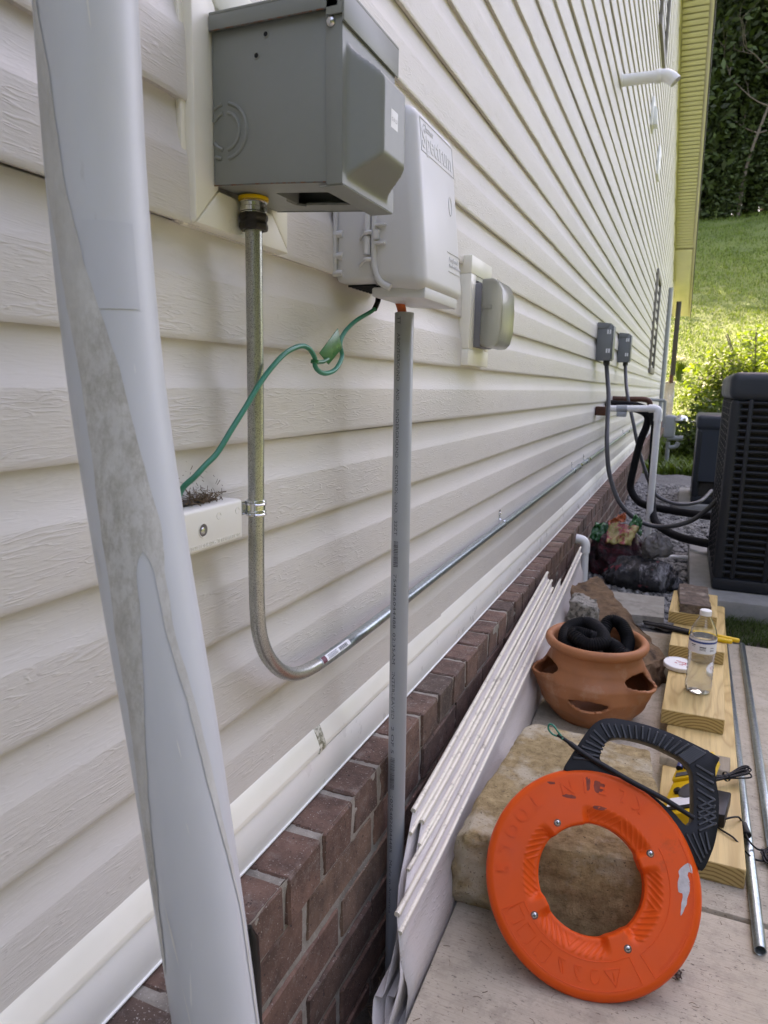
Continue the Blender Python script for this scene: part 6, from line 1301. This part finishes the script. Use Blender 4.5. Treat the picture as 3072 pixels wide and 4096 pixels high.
obj('soil_bed', G().box(0.585, 1.6, 2.562, 2.856, -0.06, -0.0095), MAT['dirt'], kind='structure', label='soil under the grass strip')
g = G(); blades(g, 75000, lambda r: (lambda y: (r.uniform(-0.6, 0.5+0.165*y), y))(7.9+38.5*r.random()**1.3), 0.03, 0.14, 0.014, hill, rnd, 0.7)
obj('lawn_grass', g, MAT['grass_far'], kind='stuff', smooth=None, recalc=False, label='sunlit lawn grass on the slope behind the house', cat='grass')
def leaves(g, n, c, rad, size, rnd, flat=0.0, hollow=0.3, lumps=9):
    C_ = Vector(c); lum = [Vector((rnd.gauss(0, 0.5), rnd.gauss(0, 0.5), rnd.gauss(0, 0.5))) for _ in range(lumps)]
    for _ in range(n):
        l = rnd.choice(lum); v = Vector((rnd.gauss(0, 1), rnd.gauss(0, 1), rnd.gauss(0, 1))).normalized()*(hollow+(1-hollow)*rnd.random()**0.5)*0.55
        p = l*0.8+v
        q = C_+Vector((p.x*rad[0], p.y*rad[1], p.z*rad[2])); s_ = size*rnd.uniform(0.5, 1.3)
        a = Vector((rnd.gauss(0, 1), rnd.gauss(0, 1), rnd.gauss(0, 0.6))).normalized(); b_ = a.orthogonal().normalized(); b_.rotate(Matrix.Rotation(rnd.random()*6.28, 3, a))
        g.add([q-a*s_, q+b_*s_*0.45, q+a*s_, q-b_*s_*0.45], [(0, 1, 2, 3)])
def limb(g, p, d, L_, r, depth, rnd, up=0.15):
    pts = [p]; q = p.copy(); dd = d.copy()
    for i in range(5):
        dd = (dd+Vector((rnd.gauss(0, .16), rnd.gauss(0, .16), rnd.gauss(up*0.5, .10)))).normalized(); q = q+dd*L_/5; pts.append(q.copy())
    g.tube(pts, [r*(1-0.13*i) for i in range(6)], 7 if depth > 1 else 5)
    if depth > 0:
        for k in range(3):
            i = rnd.randint(2, 5); nd_ = (dd+Vector((rnd.gauss(0, .7), rnd.gauss(0, .7), rnd.gauss(.2, .4)))).normalized(); limb(g, pts[i], nd_, L_*rnd.uniform(.45, .7), r*0.5, depth-1, rnd, up)
def tree(x, y, h, cr, n, size, seed, lab_, lean=(0, 0), m_=None):
    rnd = random.Random(seed); z = hill(x, y); t = thing('woodland_tree', lab_, 'tree', (x, y, z-0.1), 'trees of the woods above the lawn')
    g = G(); base = V(x, y, z-0.2); limb(g, base, V(lean[0], lean[1], 1).normalized(), h*0.75, 0.02*h+0.03, 2, rnd, 0.1); obj('trunk', g, MAT['trunk'], t, smooth=60)
    g = G(); leaves(g, n, (x+lean[0]*h*0.5, y+lean[1]*h*0.5, z+h*0.52), (cr, cr, h*0.50), size, rnd, lumps=16); obj('crown', g, m_ or MAT['leaf_dark'], t, smooth=None, recalc=False)
TR = [(1.2, 47.5, 19, 3.4), (4.2, 48.5, 21, 3.6), (7.4, 47.0, 20, 3.4), (-1.8, 49, 20, 3.6), (10.2, 49.0, 21, 3.6), (2.8, 52.5, 25, 4.2), (6.4, 53.0, 26, 4.2), (-0.6, 54.0, 26, 4.2), (9.8, 54, 26, 4.2), (4.5, 58, 30, 5.0), (0.6, 59, 31, 5.0), (8.4, 59, 31, 5.0), (13.0, 53, 25, 4.2), (-5.5, 46, 19, 3.6), (-9.5, 44, 18, 3.6)]  # last two are unseen, added to cast dappled shade on the lawn
NM = ['first', 'second', 'third', 'fourth']
where = ['front row just right of the roof edge', 'front row in the middle of the gap', 'front row toward the right edge', 'front row hidden behind the roof edge', 'front row at the right edge of the photo',
         'second row behind the middle of the gap', 'second row right of the middle', 'second row behind the roof edge', 'second row at the right edge', 'tall back row in the middle', 'tall back row behind the roof edge', 'tall back row toward the right', 'second row beyond the right edge', 'unseen behind the house roof, added to shade the lawn, nearest the front row', 'unseen behind the house roof, added to shade the lawn, a little farther left']
for i, (x, y, h, cr) in enumerate(TR):
    tree(x, y, h, cr, 12000, 0.24, 100+i, 'dark leafy woodland tree, '+where[i])
# unseen woods added right of and behind the camera to block sky light
g = G(); rnd = random.Random(91)
for k in range(30):
    y = -22+30*k/29; x = 10.5+2.0*rnd.random()+0.010*max(0, y+4)**2; leaves(g, 560, (x, y, hill(x, y)+4.6), (2.0, 2.2, 7.4), 0.55, rnd, lumps=9)
for k in range(14):
    x = -3+14*k/13; y = -13-2.0*rnd.random(); leaves(g, 560, (x, y, hill(x, y)+3.0), (2.0, 2.2, 5.0), 0.55, rnd, lumps=9)
obj('unseen_shade_woods', g, MAT['leaf_dark'], kind='stuff', smooth=None, recalc=False, label='unseen dark woods added beside the yard to shade the wall', cat='woods')
# low undergrowth fills the foot of the woods
g = G(); rnd = random.Random(55)
for k in range(26):
    x = -3+17*k/25; y = 46.2+rnd.uniform(-0.5, 1.5); leaves(g, 2400, (x, y, hill(x, y)+2.2), (1.3, 0.9, 3.6), 0.15, rnd, lumps=6)
obj('undergrowth', g, MAT['leaf_dark'], kind='stuff', smooth=None, recalc=False, label='dark undergrowth along the foot of the woods', cat='undergrowth')
bt_ = thing('bare_tree', 'thin bare branched tree leaning in front of the dark woods', 'tree', (2.2, 45.8, hill(2.2, 45.8)))
g = G(); rnd = random.Random(19); z0_ = hill(2.2, 45.8)
tr_ = crv([(2.10, 45.8, z0_-0.2), (2.25, 45.7, z0_+2.4), (2.9, 45.6, z0_+5.0), (3.7, 45.4, z0_+7.4), (4.5, 45.2, z0_+9.6), (4.9, 45, z0_+12.4)], 6); g.tube(tr_, [0.11-0.003*i for i in range(len(tr_))], 8); obj('trunk', g, MAT['bare'] if 'bare' in MAT else rough_mat('grey_bare_bark', (0.05, 0.042, 0.032), (0.11, 0.09, 0.07), 10), bt_, smooth=60)
g = G()
for i in (10, 13, 16, 19, 22, 25, 27, 29):
    for s_ in (-1, 1): limb(g, tr_[min(i, len(tr_)-1)], V(s_*rnd.uniform(.5, 1), rnd.gauss(0, .3), rnd.uniform(.1, .8)).normalized(), rnd.uniform(1.6, 3.0), 0.045, 2, rnd, 0.15)
obj('branches', g, rough_mat('grey_bare_twigs', (0.05, 0.042, 0.032), (0.11, 0.09, 0.07), 10), bt_, smooth=60)
def shrub(name, lab_, c, rad, n, size, seed, m_, cat='shrub', stems=7):
    rnd = random.Random(seed); t = thing(name, lab_, cat, (c[0], c[1], hill(c[0], c[1])), 'shrubs behind the condensers'); g = G()
    for k in range(stems):
        a = 6.28*k/stems; g.tube(crv([(c[0], c[1], hill(c[0], c[1])-0.05), (c[0]+0.25*rad[0]*math.cos(a), c[1]+0.25*rad[1]*math.sin(a), c[2]), (c[0]+0.6*rad[0]*math.cos(a), c[1]+0.6*rad[1]*math.sin(a), c[2]+rad[2]*0.7)], 4), 0.012, 5)
    obj('stems', g, MAT['trunk'], t, smooth=60); g = G(); leaves(g, n, c, rad, size, rnd, lumps=14); obj('foliage', g, m_, t, smooth=None, recalc=False)
shrub('leafy_shrub', 'bright yellow green leafy shrub above the far condenser', (1.75, 17.0, 1.05), (1.25, 1.1, 1.40), 12000, 0.06, 3, MAT['leaf_shrub'])
shrub('leafy_shrub', 'darker green shrub left of the bright shrub, behind the gas meter', (1.10, 16.4, 0.62), (0.60, 0.6, 0.85), 5200, 0.055, 5, MAT['leaf_dk2'])
shrub('leafy_shrub', 'low dark green plant between gas meter and far condenser', (0.62, 9.6, 0.12), (0.34, 0.4, 0.42), 2600, 0.04, 8, MAT['leaf_dk2'])
def grassclump(lab_, x, y, n, h, seed, fl):
    rnd = random.Random(seed); t = thing('flower_clump', lab_, 'flowers', (x, y, hill(x, y)), 'flower clumps'); g = G(); z = hill(x, y)
    for _ in range(n):
        a = rnd.random()*6.28; r = rnd.uniform(0, .05); L_ = h*rnd.uniform(.6, 1.1); o_ = rnd.uniform(.15, .45)*h; s_ = V(-math.sin(a), math.cos(a), 0)*0.008; p = V(x+r*math.cos(a), y+r*math.sin(a), z); d = V(math.cos(a), math.sin(a), 0)
        m1 = p+d*o_*.4+V(0, 0, L_*.7); tp = p+d*o_+V(0, 0, L_*.85); g.add([p-s_, p+s_, m1+s_, m1-s_, tp], [(0, 1, 2, 3), (3, 2, 4)])
    obj('leaves', g, MAT['leaf_shrub'], t, smooth=None, recalc=False)
    for k in range(fl):
        a = rnd.random()*6.28; r = rnd.uniform(0, .22); c = V(x+r*math.cos(a), y+r*math.sin(a), z+h*rnd.uniform(.9, 1.12)); g = G()
        for j in range(7):
            b_ = 6.28*j/7; d = V(math.cos(b_), math.sin(b_), .5).normalized(); s_ = V(-math.sin(b_), math.cos(b_), 0)*.016; g.add([c, c+d*.05-s_*1.8, c+d*.10, c+d*.05+s_*1.8], [(0, 1, 2, 3)])
        obj('flower', g, MAT['petal'], t, smooth=None, recalc=False)
grassclump('cream flowers on a leafy clump by the far corner', 0.16, 22.0, 420, 0.62, 4, 22)
grassclump('cream flowers low beside the gas meter', 0.62, 10.2, 200, 0.42, 6, 8)
